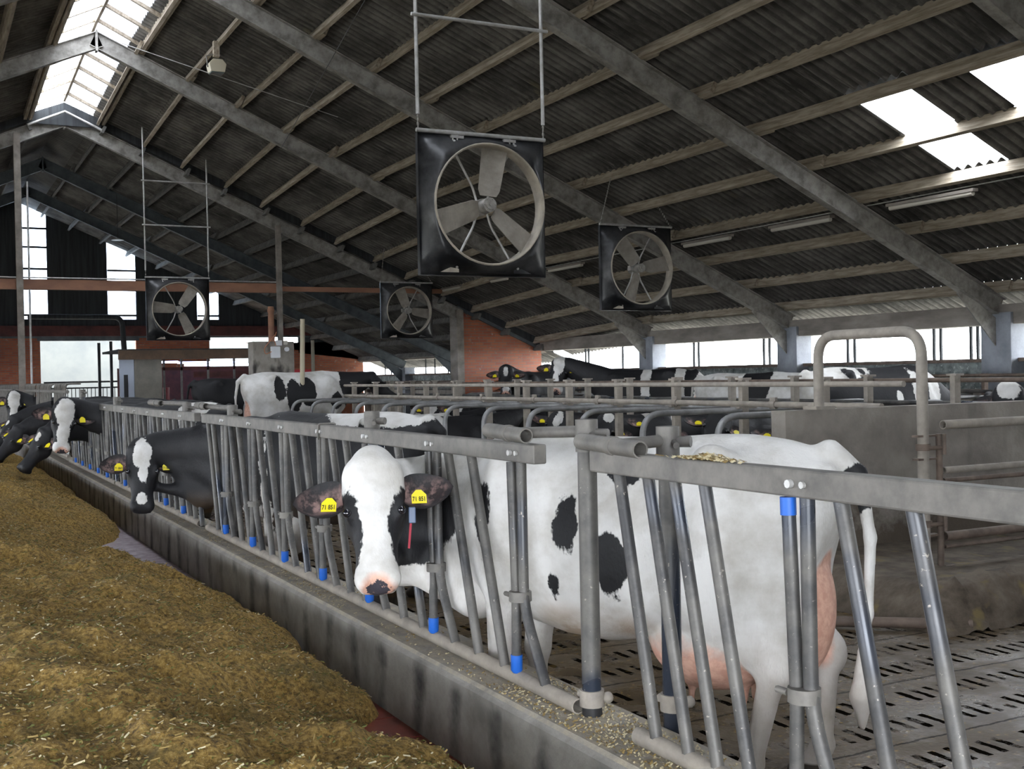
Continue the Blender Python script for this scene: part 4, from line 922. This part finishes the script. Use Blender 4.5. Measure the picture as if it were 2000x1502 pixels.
fan('large black ventilation fan hanging nearest the camera in the upper centre',5.26,10.60,3.348,80,'pipe',beamz(5.31)+.02,(5.24,))
fan('black ventilation fan hanging on a ladder of pale pipes at the left',5.44,27.3,3.28,55,'pipe',beamz(5.50)+.02,(5.22,6.24))
fan('small far ventilation fan hanging left of the brick pier',11.13,27.2,3.28,112,'chain',0,W=.70)
fan('black ventilation fan hanging on chains right of the large fan',11.05,16.5,3.378,130,'chain',0)
# ------------------------------------------------------------- tube lamps and floodlight
def lamp(label,x,Y0,Y1,z):
    t=thing('tube_lamp',label,'lamp',(x,(Y0+Y1)/2,z),0,'unlit tube lamps under the right roof slope')
    obj('housing',MB().box(x-.05,x+.05,Y0,Y1,z+.03,z+.07),M_LINTEL,t); obj('diffuser',MB().tube([(x,Y0+.04,z+.01),(x,Y1-.04,z+.01)],.035,10),M_NEON,t)
for n_,(Y0,Y1) in enumerate(((10.76,12.31),(13.45,14.89),(15.91,17.32),(20.9,22.4),(24.36,25.3),(27.0,28.2))):
    lamp('unlit pale tube lamp under the right roof slope, %s from the camera'%ORD[n_],12.50,Y0,Y1,3.87)
tag(obj('lamp_cable',MB().tube([(12.6,9.0,4.0),(12.6,28.0,3.98)],.009,6),M_GALVW),'thin cable running along the row of tube lamps','cable')
t=thing('floodlight','square beige floodlight hanging under the roof in the upper left','lamp',(4.75,20.2,7.0))
obj('housing',MB().prism([(4.63,6.96),(4.87,6.96),(4.90,7.10),(4.83,7.18),(4.67,7.18),(4.60,7.10)],'y',20.1,20.35),mat('beige_lamp_case',(.55,.50,.38),.5),t,bevel=.01)
obj('glass',MB().box(4.64,4.86,20.12,20.33,6.945,6.962),mat('lamp_glass',(.12,.17,.17),.1),t); obj('bracket',MB().tube([(4.60,20.22,7.05),(4.58,20.22,7.24),(4.75,20.22,7.30),(4.92,20.22,7.24),(4.90,20.22,7.05)],.012,6),M_GALV,t)
obj('mount',MB().box(4.70,4.80,20.17,20.27,7.24,beamz(4.75)+.02),M_WOOD,t)
tag(obj('suspension_cable',MB().tube([(3.2,20.4,7.35),(6.9,20.1,6.35)],.008,5),M_GALVW),'thin pale cable stretched below the floodlight','cable')
tag(obj('suspension_cable',MB().tube([(5.3,14.0,6.6),(6.1,21.0,5.9)],.006,5),M_BLACK),'thin dark cable hanging down to the purlins in the upper left','cable')
t=thing('warning_lamp','small white lamp hanging in the dark far roof','lamp',(5.1,33.0,5.3)); obj('shade',MB().tube([(4.95,33,5.55),(4.95,33,5.50)],[.03,.17],12),M_WHITE,t); obj('stem',MB().tube([(4.95,33,5.55),(4.95,33,6.75)],.008,5),M_BLACK,t)
# ------------------------------------------------------------- milking area at the far end
M_BLK=concrete('stained_block',(.20,.18,.155),(.36,.33,.29),2,blot=(2.6,.60,(.05,.045,.04),(1,1,.6)))
t=thing('concrete_box','stained concrete box in front of the steel post left of centre','box',(7.69,27.7,1.0))
obj('shell',MB().box(7.19,8.19,27.5,28.0,ZF,2.52),M_BLK,t)
tag(obj('junction_box',MB().box(7.60,7.83,27.40,27.5,2.12,2.40),M_WHITE,bevel=.02),'white rounded control box on the concrete box','control box')
tag(obj('switch_box',MB().box(7.72,7.88,27.44,27.5,2.42,2.55),M_WHITE,bevel=.01),'small grey switch box above the white control box','switch box')
tag(obj('switch_box',MB().box(7.93,8.02,27.44,27.5,2.44,2.54),M_NEON,bevel=.01),'tiny beige switch box at the top right of the concrete box','switch box')
tag(obj('round_socket',MB().tube([(8.0,27.5,2.33),(8.0,27.43,2.33)],.055,12),M_WHITE),'round white socket on the concrete box','socket')
tag(obj('cable',MB().tube(fillet([(7.66,27.42,2.30),(7.45,27.4,2.2),(7.42,27.4,2.35),(7.7,27.42,2.68)],.1,5),.010,6).tube(fillet([(7.72,27.42,2.42),(7.68,27.42,2.55),(7.74,27.42,2.75)],.05,4),.010,6),mat('orange_cable',(.5,.2,.1),.6)),'loop of cable beside the white control box','cable')
tag(obj('brown_pipe',MB().tube([(7.78,28.02,2.52),(7.78,28.02,3.40)],.075,12).tube([(7.78,28.02,3.26),(7.78,28.02,3.34)],.09,12),M_OBEAM),'reddish brown pipe standing on the concrete box','pipe')
cu=bpy.data.curves.new('lettering','FONT'); cu.body='KS'; cu.size=.11; cu.extrude=.002; cu.space_character=1.5
_t=bpy.data.objects.new('tmp',cu); C.objects.link(_t); _m=bpy.data.meshes.new_from_object(_t.evaluated_get(bpy.context.evaluated_depsgraph_get())); bpy.data.objects.remove(_t)
_m.transform(Matrix.Translation((9.46,30.99,1.70))@Matrix.Rotation(PI/2,4,'X')); _m.materials.append(M_WHITE); CART_TEXT=_m
tag(obj('wooden_pole',MB().tube([(6.36,21,ZF),(6.43,21,2.72)],.045,8),mat('pale_wooden_pole',(.42,.37,.27),.8)),'tall pale wooden pole leaning slightly above the spotted cow','pole')
tag(obj('wooden_pole',MB().tube([(9.45,30,ZF),(9.45,30,2.63)],.05,8),mat('grey_wooden_pole',(.25,.23,.18),.8)),'grey pole in front of the far brick wall','pole')
t=thing('tool_cart','red sheet metal cart in front of the far brick wall','cart',(9.3,31,ZF)); obj('body',MB().box(8.85,9.75,31,31.5,1.62,1.86),mat('red_paint',(.42,.01,.02),.4),t); obj('frame',MB().box(8.9,8.95,31.2,31.25,ZF,1.62).box(9.65,9.7,31.2,31.25,ZF,1.62),M_BLACK,t)
_o=bpy.data.objects.new('lettering',CART_TEXT); C.objects.link(_o); _o.parent=t; _o.location=(-9.3,-31,-ZF)
t=thing('milking_parlour','roofed milking unit at the far end with brown fascia','shed',(6.4,32,ZF))
obj('side_panel',MB().box(4.62,4.98,31.0,31.06,ZF,2.20),mat('pale_blue_panel',(.45,.50,.60),.5),t)
obj('panel_slot',MB().box(4.72,4.82,30.98,31.0,1.2,1.80),M_BLACK,t)
obj('wall',MB().box(4.99,5.68,31.0,31.1,ZF,2.30),concrete('block_grey',(.17,.16,.14),(.3,.28,.24)),t)
obj('fascia',MB().box(4.60,9.0,30.9,31.05,2.19,2.43),mat('brown_fascia',(.15,.09,.055),.7,dark=(.09,.06,.04),scale=4),t)
obj('rear_wall',MB().box(5.0,9.0,33.9,34.0,ZF,2.0),M_RBEAM,t); obj('roof',MB().box(4.6,9.0,31.0,33.9,2.40,2.46),M_DARK,t)
obj('cross_rail',MB().box(5.7,8.7,31.2,31.26,1.90,1.98).box(6.6,8.7,31.5,31.56,1.70,1.86),M_RBEAM,t)
for x in (5.75,6.2,6.9,7.6): obj('upright',MB().box(x,x+.05,31.2,31.25,ZF,2.2),M_GALV,t)
M_LIT=bpy.data.materials.new('lit_blue_tube'); M_LIT.use_nodes=True; _b=M_LIT.node_tree.nodes['Principled BSDF']; _b.inputs['Emission Color'].default_value=(.45,.55,1,1); _b.inputs['Emission Strength'].default_value=5
for n_,(x0,x1,z,Y) in enumerate(((5.72,6.3,2.13,32),(6.5,8.3,2.04,32.2),(6.4,8.3,2.12,32.6))):
    tag(obj('lit_tube_lamp',MB().tube([(x0,Y,z),(x1,Y,z)],.028,8),M_LIT),'lit bluish tube lamp inside the milking unit, %s from the left'%ORD[n_],'lamp','lit tube lamps inside the milking unit')
for n_,(x,c) in enumerate(((5.85,'red'),(6.75,'red'),(6.95,'red'),(7.15,'red'))):
    tag(obj('milk_jar',MB().tube([(x,31.4,.9),(x,31.4,1.45)],.09,10),mat('dark_red_jar',(.2,.01,.015),.3)),'small dark red canister in the milking unit, %s from the left'%ORD[n_],'canister','red canisters in the milking unit')
# yard gate outside the opening
t=thing('yard_gate','dark barred gate across the far end opening','gate',(5.2,42.6,ZF))
obj('top_rail',MB().box(3.85,7.0,42.6,42.65,1.62,1.68).box(3.85,7.0,42.6,42.65,1.42,1.47),M_DARK,t); obj('bottom_rail',MB().box(3.85,7.0,42.6,42.65,ZF,.0),M_DARK,t)
x=3.95
while x<7.0: obj('bar',MB().box(x,x+.025,42.61,42.63,ZF,1.45),M_DARK,t); x+=.13
for n_,(x,z) in enumerate(((5.62,3.0),(6.02,3.05))): tag(obj('yard_post',MB().box(x-.04,x+.05,42.2,42.3,ZF,z),M_DARK),('shorter' if n_==0 else 'taller')+' dark post in front of the bright far opening','post')
tag(obj('dark_pipe_arch',MB().tube(fillet([(3.3,41.5,3.86),(6.3,41.5,3.86),(6.5,41.5,ZF)],.3,6),.09,8),M_DARK),'thick dark bent pipe above the bright far opening','pipe')
tag(obj('wall_cabinet',MB().box(.9,1.9,41.5,41.9,2.0,3.6),M_DARK),'dark cabinet at the left edge by the far wall','cabinet')
# ------------------------------------------------------------- cows
M_TRANS=mat('transponder_plastic',(.09,.13,.22),.4)
CAM=np.array((0,0,1.6))
def place(pos,hd,headpos,A,U,neckoff=(0,0,-.03)):
    """world head placement -> cow coordinates"""
    a=math.radians(hd); Rz=np.array(((math.cos(a),math.sin(a),0),(-math.sin(a),math.cos(a),0),(0,0,1))); pos=np.array(pos,float)
    return dict(head=(tuple(Rz@(np.array(headpos,float)-pos)),tuple(Rz@np.array(A,float))),face=tuple(Rz@np.array(U,float)),neck=tuple(Rz@np.array(neckoff,float)))
FACE=[('h','+',(.22,0,.135),(.20,.14,.075)),('h','+',(.22,0,-.135),(.20,.14,.075))]
def standing(label,pos,hd,coat,base,h=.024,headpos=None,A=None,U=None,neckoff=(0,0,-.03),**k):
    kw={q:k.pop(q) for q in ('lie','hscale','legs','ears','udder','bulk','carve','dew') if q in k}
    for q in ('head','neck'):
        if q in k: kw[q]=k.pop(q)
    if headpos is not None: kw.update(place(pos,hd,headpos,A,U,neckoff))
    c=Cow(h=h,**kw); k.setdefault('udder',kw.get('udder',True)); sc=k.pop('size',1.0); rt=c.build(label,coat,tuple(pos),math.radians(hd),base=base,**k); rt.scale=(sc,sc,sc); return rt
# 1 the large white cow
hero_pos=(2.74,4.22,ZF); hp=(1.72,4.66,1.20); tc=nrm(CAM-np.array(hp))
HCOAT=[('h','+',(.315,-.05,.160),(.215,.30,.098)),('h','+',(.315,-.05,-.160),(.215,.30,.098)),
 ('h','+',(.33,-.25,.02),(.30,.15,.2)),('h','-',(.56,.0,0),(.11,.2,.16))]
def hcoatb():
    a=math.radians(125); Rz=np.array(((math.cos(a),math.sin(a),0),(-math.sin(a),math.cos(a),0),(0,0,1))); P=np.array(hero_pos)
    out=[]
    for w,r in (((1.93,4.98,.92),(.30,.30,.24)),): out.append(('b','+',tuple(Rz@(np.array(w)-P)),r))
    return out
def wl(p):
    a=math.radians(125); Rz=np.array(((math.cos(a),math.sin(a),0),(-math.sin(a),math.cos(a),0),(0,0,1))); return Rz@(np.array(p,float)-np.array(hero_pos)), Rz
_c,_R=wl((2.07,4.40,.7)); hcarve=[(_c,(.115,.60,.9),[_R@np.array(e,float) for e in ((1,0,0),(0,1,0),(0,0,1))])]
legs={('h','l'):(.10,0),('h','r'):(-.12,0),('f','l'):(.02,0)}
rt_hero=standing('large white cow looking straight at the camera through the feed fence',hero_pos,125,
 HCOAT+hcoatb()+[('b','+',(.60,.25,1.10),(.055,.2,.16)),('b','+',(.16,.3,1.08),(.055,.25,.12)),('b','+',(-.04,.3,.94),(.075,.25,.14)),('b','+',(.22,.3,.83),(.018,.2,.05)),('b','+',(-.08,.3,1.33),(.10,.2,.07)),('b','+',(-.96,0,1.24),(.10,.10,.10))],
 -1,h=.0105,headpos=hp,A=(-.12,-.40,-.91),U=tc,neckoff=(.02,1.15,-.24),carve=hcarve,tagtext='71 851',collar=True,legs=legs,hscale=.855,dew=.30,dirt=[((.20,.25,.57),(.24,.4,.22)),((-.02,.3,.60),(.28,.4,.17)),((-.86,.12,1.24),(.07,.06,.05))],ears=((.05,-.12),(.05,.05)))
# strap and transponder hanging behind the cheek of the large white cow
obj('transponder',MB().box(-.015,.015,-.008,.008,-.034,.034,Matrix.Translation((1.845,4.53,1.015))@Matrix.Rotation(-.35,4,'Z')),M_TRANS,rt_hero,bevel=.004,label='small grey-blue transponder')
obj('collar_strap',MB().bar((1.838,4.53,.98),(1.815,4.50,.88),.009,.005,up=(.35,.9,0)),M_COLLAR,rt_hero,label='red strap end')
# 2 black cow with white blaze
p2=(2.95,8.75,ZF); hp2=(1.72,10.35,1.015); tc2=nrm(CAM-np.array(hp2))
standing('black cow with a white blaze and black muzzle bending out over the kerb',p2,124,
 [('h','-',(.05,.06,-.005),(.16,.12,.085)),('h','-',(.22,.06,.0),(.12,.10,.040)),('h','-',(.49,.06,0),(.055,.10,.06)),('b','-',(-.45,0,1.48),(.55,.42,.16)),('b','-',(.52,.25,.8),(.04,.3,.5)),('b','-',(.75,0,.45),(.3,.4,.28))],
 1,h=.0145,headpos=hp2,A=(-.08,-.30,-.94),U=tc2,neckoff=(.03,.60,.0),hscale=.90,dew=.42,pink=False,tagtext='71 860',ears=((.05,.12),(.05,.10)))
# 3 chewing cow with white face
p3=(2.95,15.2,ZF); hp3=(1.70,16.0,1.31); tc3=nrm(CAM-np.array(hp3))
standing('cow with a broad white face chewing above the kerb, black neck',p3,128,
 [('h','-',(.08,.06,0),(.20,.15,.125)),('h','-',(.38,.05,0),(.24,.13,.075)),('h','-',(.55,0,0),(.1,.2,.12)),('b','-',(.9,0,.55),(.35,.5,.25)),('b','-',(-.42,0,1.35),(.26,.4,.35))],1,h=.02,headpos=hp3,A=(-.12,-.15,-.97),U=nrm(tc3+np.array((.12,0,0))),neckoff=(.1,.5,-.1))
# 4 feeding black cow
p4=(3.0,17.3,ZF); hp4=(1.55,17.2,.93)
standing('black cow with its head lowered into the feed, white star on the forehead',p4,168,[('h','-',(.10,.07,.0),(.07,.08,.05))],1,h=.02,headpos=hp4,A=(-.52,-.12,-.80),U=(-.75,-.4,.5),neckoff=(-.1,.0,.12),pink=False)
# 5 far white faced cow
p5=(2.9,25.0,ZF); hp5=(1.75,25.7,1.38)
standing('farther cow with a white face at the left edge, yellow tags in both ears',p5,150,[('h','-',(.08,.06,0),(.22,.15,.12)),('h','-',(.38,.05,0),(.24,.13,.075)),('h','-',(.55,0,0),(.1,.2,.12))],1,h=.024,headpos=hp5,A=(-.05,-.15,-.97),U=nrm(CAM-np.array(hp5)),neckoff=(.1,.4,-.1))
p6=(3.0,22.0,ZF)
standing('black cow feeding at the left edge below the white-faced one',p6,172,[('h','-',(.12,.07,.0),(.05,.08,.04))],1,h=.024,headpos=(1.50,22.1,1.0),A=(-.55,-.2,-.75),U=(-.7,-.4,.55),neckoff=(-.1,0,.1),pink=False)
p7=(3.0,19.9,ZF)
standing('black cow with its muzzle deep in the feed at the left edge',p7,185,[],1,h=.024,headpos=(1.40,19.8,.9),A=(-.6,-.1,-.75),U=(-.7,-.4,.55),neckoff=(-.1,0,.1),pink=False)
# standing behind the fence
BZ=BED
standing('white cow with black patches standing in the front row of stalls',(6.35,21.27,BZ),0,[('b','+',(-.35,-.3,1.18),(.10,.3,.22)),('b','+',(-.12,-.3,1.05),(.12,.3,.30)),('b','+',(.12,-.3,1.12),(.14,.3,.25)),('b','+',(.62,-.2,.95),(.12,.3,.15)),('b','+',(.98,0,1.2),(.30,.4,.4)),('h','+',(.3,0,0),(.5,.4,.3))],-1,h=.02,size=1.13)
standing('large black cow standing behind the white patched cow',(6.1,24.73,BZ),3,[('b','-',(-.4,0,.5),(.3,.4,.3))],1,h=.024,size=1.07)
# by the windows
h8=(11.3,22.1,1.62); standing('black cow with a narrow white blaze in front of the brick wall',(12.4,22.6,BZ),200,[('h','-',(.10,.05,0),(.12,.1,.05)),('h','-',(.50,.03,0),(.08,.2,.07))],1,h=.024,headpos=h8,A=(-.25,-.45,-.86),U=nrm(CAM-np.array(h8)),size=1.07)
h9=(10.7,18.6,1.70); standing('tall cow with a white poll and blaze in front of the window strip',(11.8,17.6,BZ),135,[('h','-',(.05,0,.0),(.25,.2,.10)),('h','-',(.4,.05,-.03),(.2,.1,.06)),('h','-',(.55,0,0),(.1,.2,.14)),('b','-',(-.05,0,1.1),(.10,.5,.5)),('b','-',(-.62,0,1.1),(.10,.5,.5)),('b','-',(-.95,0,.9),(.12,.4,.5))],1,h=.024,headpos=h9,A=(-.35,-.35,-.87),U=nrm(CAM-np.array(h9)+np.array((-3,0,0))),neckoff=(0,0,.05),size=1.07)
standing('black and white striped cow standing right of centre below the window strip',(11.45,11.65,ZF),-8,[('b','-',(-.55,-.1,1.50),(.50,.45,.20)),('b','-',(-.85,0,1.25),(.2,.3,.35)),('b','-',(.15,-.3,1.05),(.05,.3,.12)),('b','-',(-.1,-.3,.95),(.07,.3,.10)),('b','-',(.42,-.3,1.2),(.05,.3,.28)),('b','-',(.70,-.1,1.15),(.13,.4,.35)),('b','+',(-.42,-.25,1.40),(.10,.2,.10)),('b','+',(-.2,-.2,1.42),(.06,.2,.06))],1,h=.02,head=((1.25,0,.95),(.75,0,-.7)),neck=(0,0,-.02),size=1.19)
standing('white rump of a cow standing left of the striped cow',(12.0,14.9,BZ),300,[('b','+',(.2,0,1.2),(.3,.5,.4))],-1,h=.026)
h10=(9.65,7.95,1.34); standing('cow with a curly white poll showing above the concrete wall at the right edge',(10.4,8.6,ZF),215,[('h','-',(.0,0,0),(.13,.2,.11))],1,h=.024,headpos=h10,A=(-.3,-.3,-.8),U=nrm(CAM-np.array(h10)))
# lying in the stalls
LY=[(14.35,165,1,[('h','-',(.1,.05,0),(.15,.1,.06))],'black resting cow with a white forehead wedge right of the first curved dividers'),
(18.96,183,-1,[('h','+',(.2,0,.12),(.2,.2,.06)),('h','+',(.2,0,-.12),(.2,.2,.06)),('b','+',(.9,0,.8),(.2,.4,.3))],'white resting cow with black cheeks farthest along the stalls'),
(17.8,175,1,[('h','-',(.2,.05,0),(.3,.1,.04))],'black resting cow with yellow ear tag between the seventh and eighth loops'),
(13.2,174,1,[('h','-',(.02,.05,0),(.09,.1,.07)),('b','-',(.4,0,.9),(.15,.5,.3))],'black resting cow with a white blot on its poll in mid stalls'),
(12.05,185,-1,[('h','+',(.25,0,0),(.4,.4,.2)),('b','+',(.7,0,.8),(.35,.5,.5))],'resting cow with a black head and white shoulder'),
(10.89,177,1,[('b','-',(.95,-.1,.7),(.10,.3,.3))],'black resting cow behind the second nearest curved divider'),
(9.74,186,1,[('b','-',(.6,-.2,.8),(.06,.4,.5)),('h','-',(.45,0,0),(.1,.2,.06))],'black resting cow with a white strip beside the end of the concrete wall')]
for n_,(Y,hd,base,coat,lab) in enumerate(LY):
    pos=(9.35,Y,BED); hpw=(8.15,Y-.05*n_,.98+.04*(n_%3)); u=nrm(CAM-np.array(hpw))
    standing(lab,pos,hd,coat,base,h=.024,headpos=hpw,A=nrm((-.55,-.35,-.62+.1*(n_%2))),U=nrm(u+np.array((0,0,.5))),lie=True,pink=(base<0))
# cows resting in the front row, their backs toward the alley
for n_,(Y,hd,base,coat,lab) in enumerate([(15.5,2,1,[('b','-',(-.5,0,.8),(.3,.5,.3))],'black cow resting in the front row with its back to the alley'),(16.66,-2,-1,[('b','+',(.9,0,1.0),(.5,.5,.5)),('h','+',(.3,0,0),(.5,.4,.3))],'white backed cow resting in the front row, dark head')]):
    standing(lab,(7.0,Y,BED),hd,coat,base,h=.024,lie=True,head=((1.2,.25,.92),(.4,.8,-.3)))
# ------------------------------------------------------------- feed
def vnoise(X,Y,seed):
    r=np.random.RandomState(seed); T=r.rand(256,256); xi=np.floor(X).astype(int); yi=np.floor(Y).astype(int); fx=X-xi; fy=Y-yi; fx=fx*fx*(3-2*fx); fy=fy*fy*(3-2*fy)
    g=lambda a,b_: T[a%256,b_%256]
    return (g(xi,yi)*(1-fx)+g(xi+1,yi)*fx)*(1-fy)+(g(xi,yi+1)*(1-fx)+g(xi+1,yi+1)*fx)*fy
def fbm(X,Y,seed,o=4,rg=.5):
    s=0;a=1;t=0
    for k in range(o): s=s+a*vnoise(X*2**k+13*k,Y*2**k+7*k,seed+k); t+=a; a*=rg
    return s/t
def heapz(x,y):
    edge=1.93+.13*(fbm(0*x+3.3,y*1.6,5,4)-.55)*2-.42*np.exp(-((y-10.9)/1.7)**4)*(.75+.5*fbm(0*x+1.7,y*2.5,9,2))-.27*np.exp(-((y-4.65)/.50)**4)-.04*np.exp(-((y-6.4)/.4)**2)
    q=np.clip((edge-x)/1.15,0,1); base=.36*(1-(1-q)**1.7)
    z=.055+base*(.72+.56*fbm(x*1.1,y*.8,11,3))+.24*(fbm(x*3.0,y*2.4,21,4)-.5)*np.clip(q*5,0,1)+.09*(fbm(x*9,y*9,31,5,.6)-.5)*np.clip(.35+q*8,0,1)
    z=z-.10*np.clip((x-edge)/.05,0,1)
    z=z+.05*np.exp(-((x-.1)/.5)**2)
    z=np.where(x<-1.2,z-(-1.2-x)*.5,z)
    return z-.02*np.clip((y-20)/5,0,9)
def grid(x0,x1,y0,y1,dx,dy):
    nx=int((x1-x0)/dx); ny=int((y1-y0)/dy); X,Y=np.meshgrid(np.linspace(x0,x1,nx+1),np.linspace(y0,y1,ny+1),indexing='ij'); Z=heapz(X,Y)
    V=np.stack([X,Y,Z],-1).reshape(-1,3); i,j=np.meshgrid(np.arange(nx),np.arange(ny),indexing='ij'); a=(i*(ny+1)+j).ravel(); F=np.stack([a,a+ny+1,a+ny+2,a+1],1); return V,F
V1,F1=grid(-1.9,1.975,1.2,11,.02,.02); V2,F2=grid(-1.9,1.975,11,27,.04,.05)
R_=np.random.RandomState(3); nfl=52000
fy=2.6+(R_.rand(nfl)**1.7)*15; fx=-1.5+R_.rand(nfl)*3.4; fz=heapz(fx,fy)+.003
ok=fz>-.02; fx,fy,fz=fx[ok],fy[ok],fz[ok]; n=len(fx)
ln=.004+.013*R_.rand(n)**2.5; wd=.0009+.0018*R_.rand(n); th=R_.rand(n)*PI; tl=(R_.rand(n)-.5)*1.0
dx,dy,dz=np.cos(th)*np.cos(tl)*ln,np.sin(th)*np.cos(tl)*ln,np.sin(tl)*ln; px,py=-np.sin(th)*wd,np.cos(th)*wd
Q=np.stack([np.stack([fx+a*dx+c*px,fy+a*dy+c*py,fz+a*dz+.004+c*.002],-1) for a,c in ((-1,-1),(1,-1),(1,1),(-1,1))],1).reshape(-1,3); FQ=np.arange(4*n).reshape(n,4)
def nmesh(name,V,F,mats,smooth=None,mi=None):
    me=bpy.data.meshes.new(name); me.vertices.add(len(V)); me.vertices.foreach_set('co',V.astype(np.float32).ravel()); me.loops.add(F.size); me.loops.foreach_set('vertex_index',F.astype(np.int32).ravel()); me.polygons.add(len(F)); me.polygons.foreach_set('loop_start',np.arange(0,F.size,4,dtype=np.int32))
    me.update(calc_edges=True)
    for m in mats: me.materials.append(m)
    if mi is not None: me.polygons.foreach_set('material_index',mi.astype(np.int32))
    if smooth is not None: me.polygons.foreach_set('use_smooth',smooth)
    return me
def feed_mat():
    m,N,L,b=node_mat('maize_silage'); g=N.new('ShaderNodeNewGeometry'); P=g.outputs['Position']
    c=ramp(N,L,noise(N,L,P,42,6,.75),[(.33,(.05,.032,.007)),(.44,(.23,.135,.026)),(.55,(.46,.285,.065)),(.70,(.70,.48,.17))])
    c=mixc(N,L,mnode(N,L,'MULTIPLY',mnode(N,L,'SUBTRACT',noise(N,L,P,3.0,5,.6),.54),4,cl=True),c,(.10,.085,.022))
    c=mixc(N,L,mnode(N,L,'MULTIPLY',mnode(N,L,'SUBTRACT',noise(N,L,P,110,3,.6),.63),12,cl=True),c,(.62,.50,.24))
    L.new(c,b.inputs['Base Color']); b.inputs['Roughness'].default_value=.8
    bp=N.new('ShaderNodeBump'); bp.inputs['Strength'].default_value=1.0; bp.inputs['Distance'].default_value=.03; L.new(noise(N,L,P,38,7,.75),bp.inputs['Height']); L.new(bp.outputs[0],b.inputs['Normal']); return m
M_FEED=feed_mat()
M_ST1=mat('straw_flake',(.42,.30,.11),.75,dark=(.22,.14,.04),scale=6); M_ST2=mat('green_flake',(.13,.13,.03),.7); M_ST3=mat('pale_flake',(.60,.52,.33),.7)
nv1,nv2=len(V1),len(V2); V=np.concatenate([V1,V2,Q]); F=np.concatenate([F1,F2+nv1,FQ+nv1+nv2])
mi=np.concatenate([np.zeros(len(F1)+len(F2)),R_.choice([1,1,1,1,2,2,2,3],len(FQ))]); me=nmesh('silage_feed',V,F,[M_FEED,M_ST1,M_ST2,M_ST3],[i<len(F1)+len(F2) for i in range(len(F))],mi)
o=bpy.data.objects.new('silage_feed',me); C.objects.link(o); tag(o,'long heap of golden brown chopped silage along the kerb','feed',kind='stuff')
# crumbs on the kerb top and a tuft on the near rail
def crumbs(name,label,n,fn,size=1.0):
    p=fn(n); th=R_.rand(n)*PI; ln=(.003+.008*R_.rand(n)**2)*size; wd=(.0015+.002*R_.rand(n))*size
    Q=np.stack([np.stack([p[:,0]+a*np.cos(th)*ln-c*np.sin(th)*wd,p[:,1]+a*np.sin(th)*ln+c*np.cos(th)*wd,p[:,2]+(c+1)*.001*size+a*.0015*size],-1) for a,c in ((-1,-1),(1,-1),(1,1),(-1,1))],1).reshape(-1,3)
    me=nmesh(name,Q,np.arange(4*n).reshape(n,4),[M_ST1,M_ST3],None,R_.choice([0,1,1],n)); o=bpy.data.objects.new(name,me); C.objects.link(o); tag(o,label,'feed',kind='stuff')
def kf(n):
    y=2.5+R_.rand(n)**1.3*11; k=fbm(y*1.6,y*0,77,3); keep=R_.rand(n)<np.clip((k-.35)*4,.12,1); x=2.03+R_.rand(n)*.28; y=np.where(keep,y,y*0+3+R_.rand(n)*1.2); return np.stack([x,y,np.full(n,.337)],1)
crumbs('feed_crumbs','scattered pale feed crumbs on top of the concrete kerb',3600,kf)
def tf(n): y=2.88+R_.randn(n)*.065; x=2.15+R_.randn(n)*.016; return np.stack([np.clip(x,2.118,2.18),y,1.327+np.abs(R_.randn(n))*.007*np.exp(-((y-2.86)/.06)**2)+.001],1)
crumbs('straw_tuft','little heap of straw on the top rail of the nearest fence panel',520,tf,1.6)
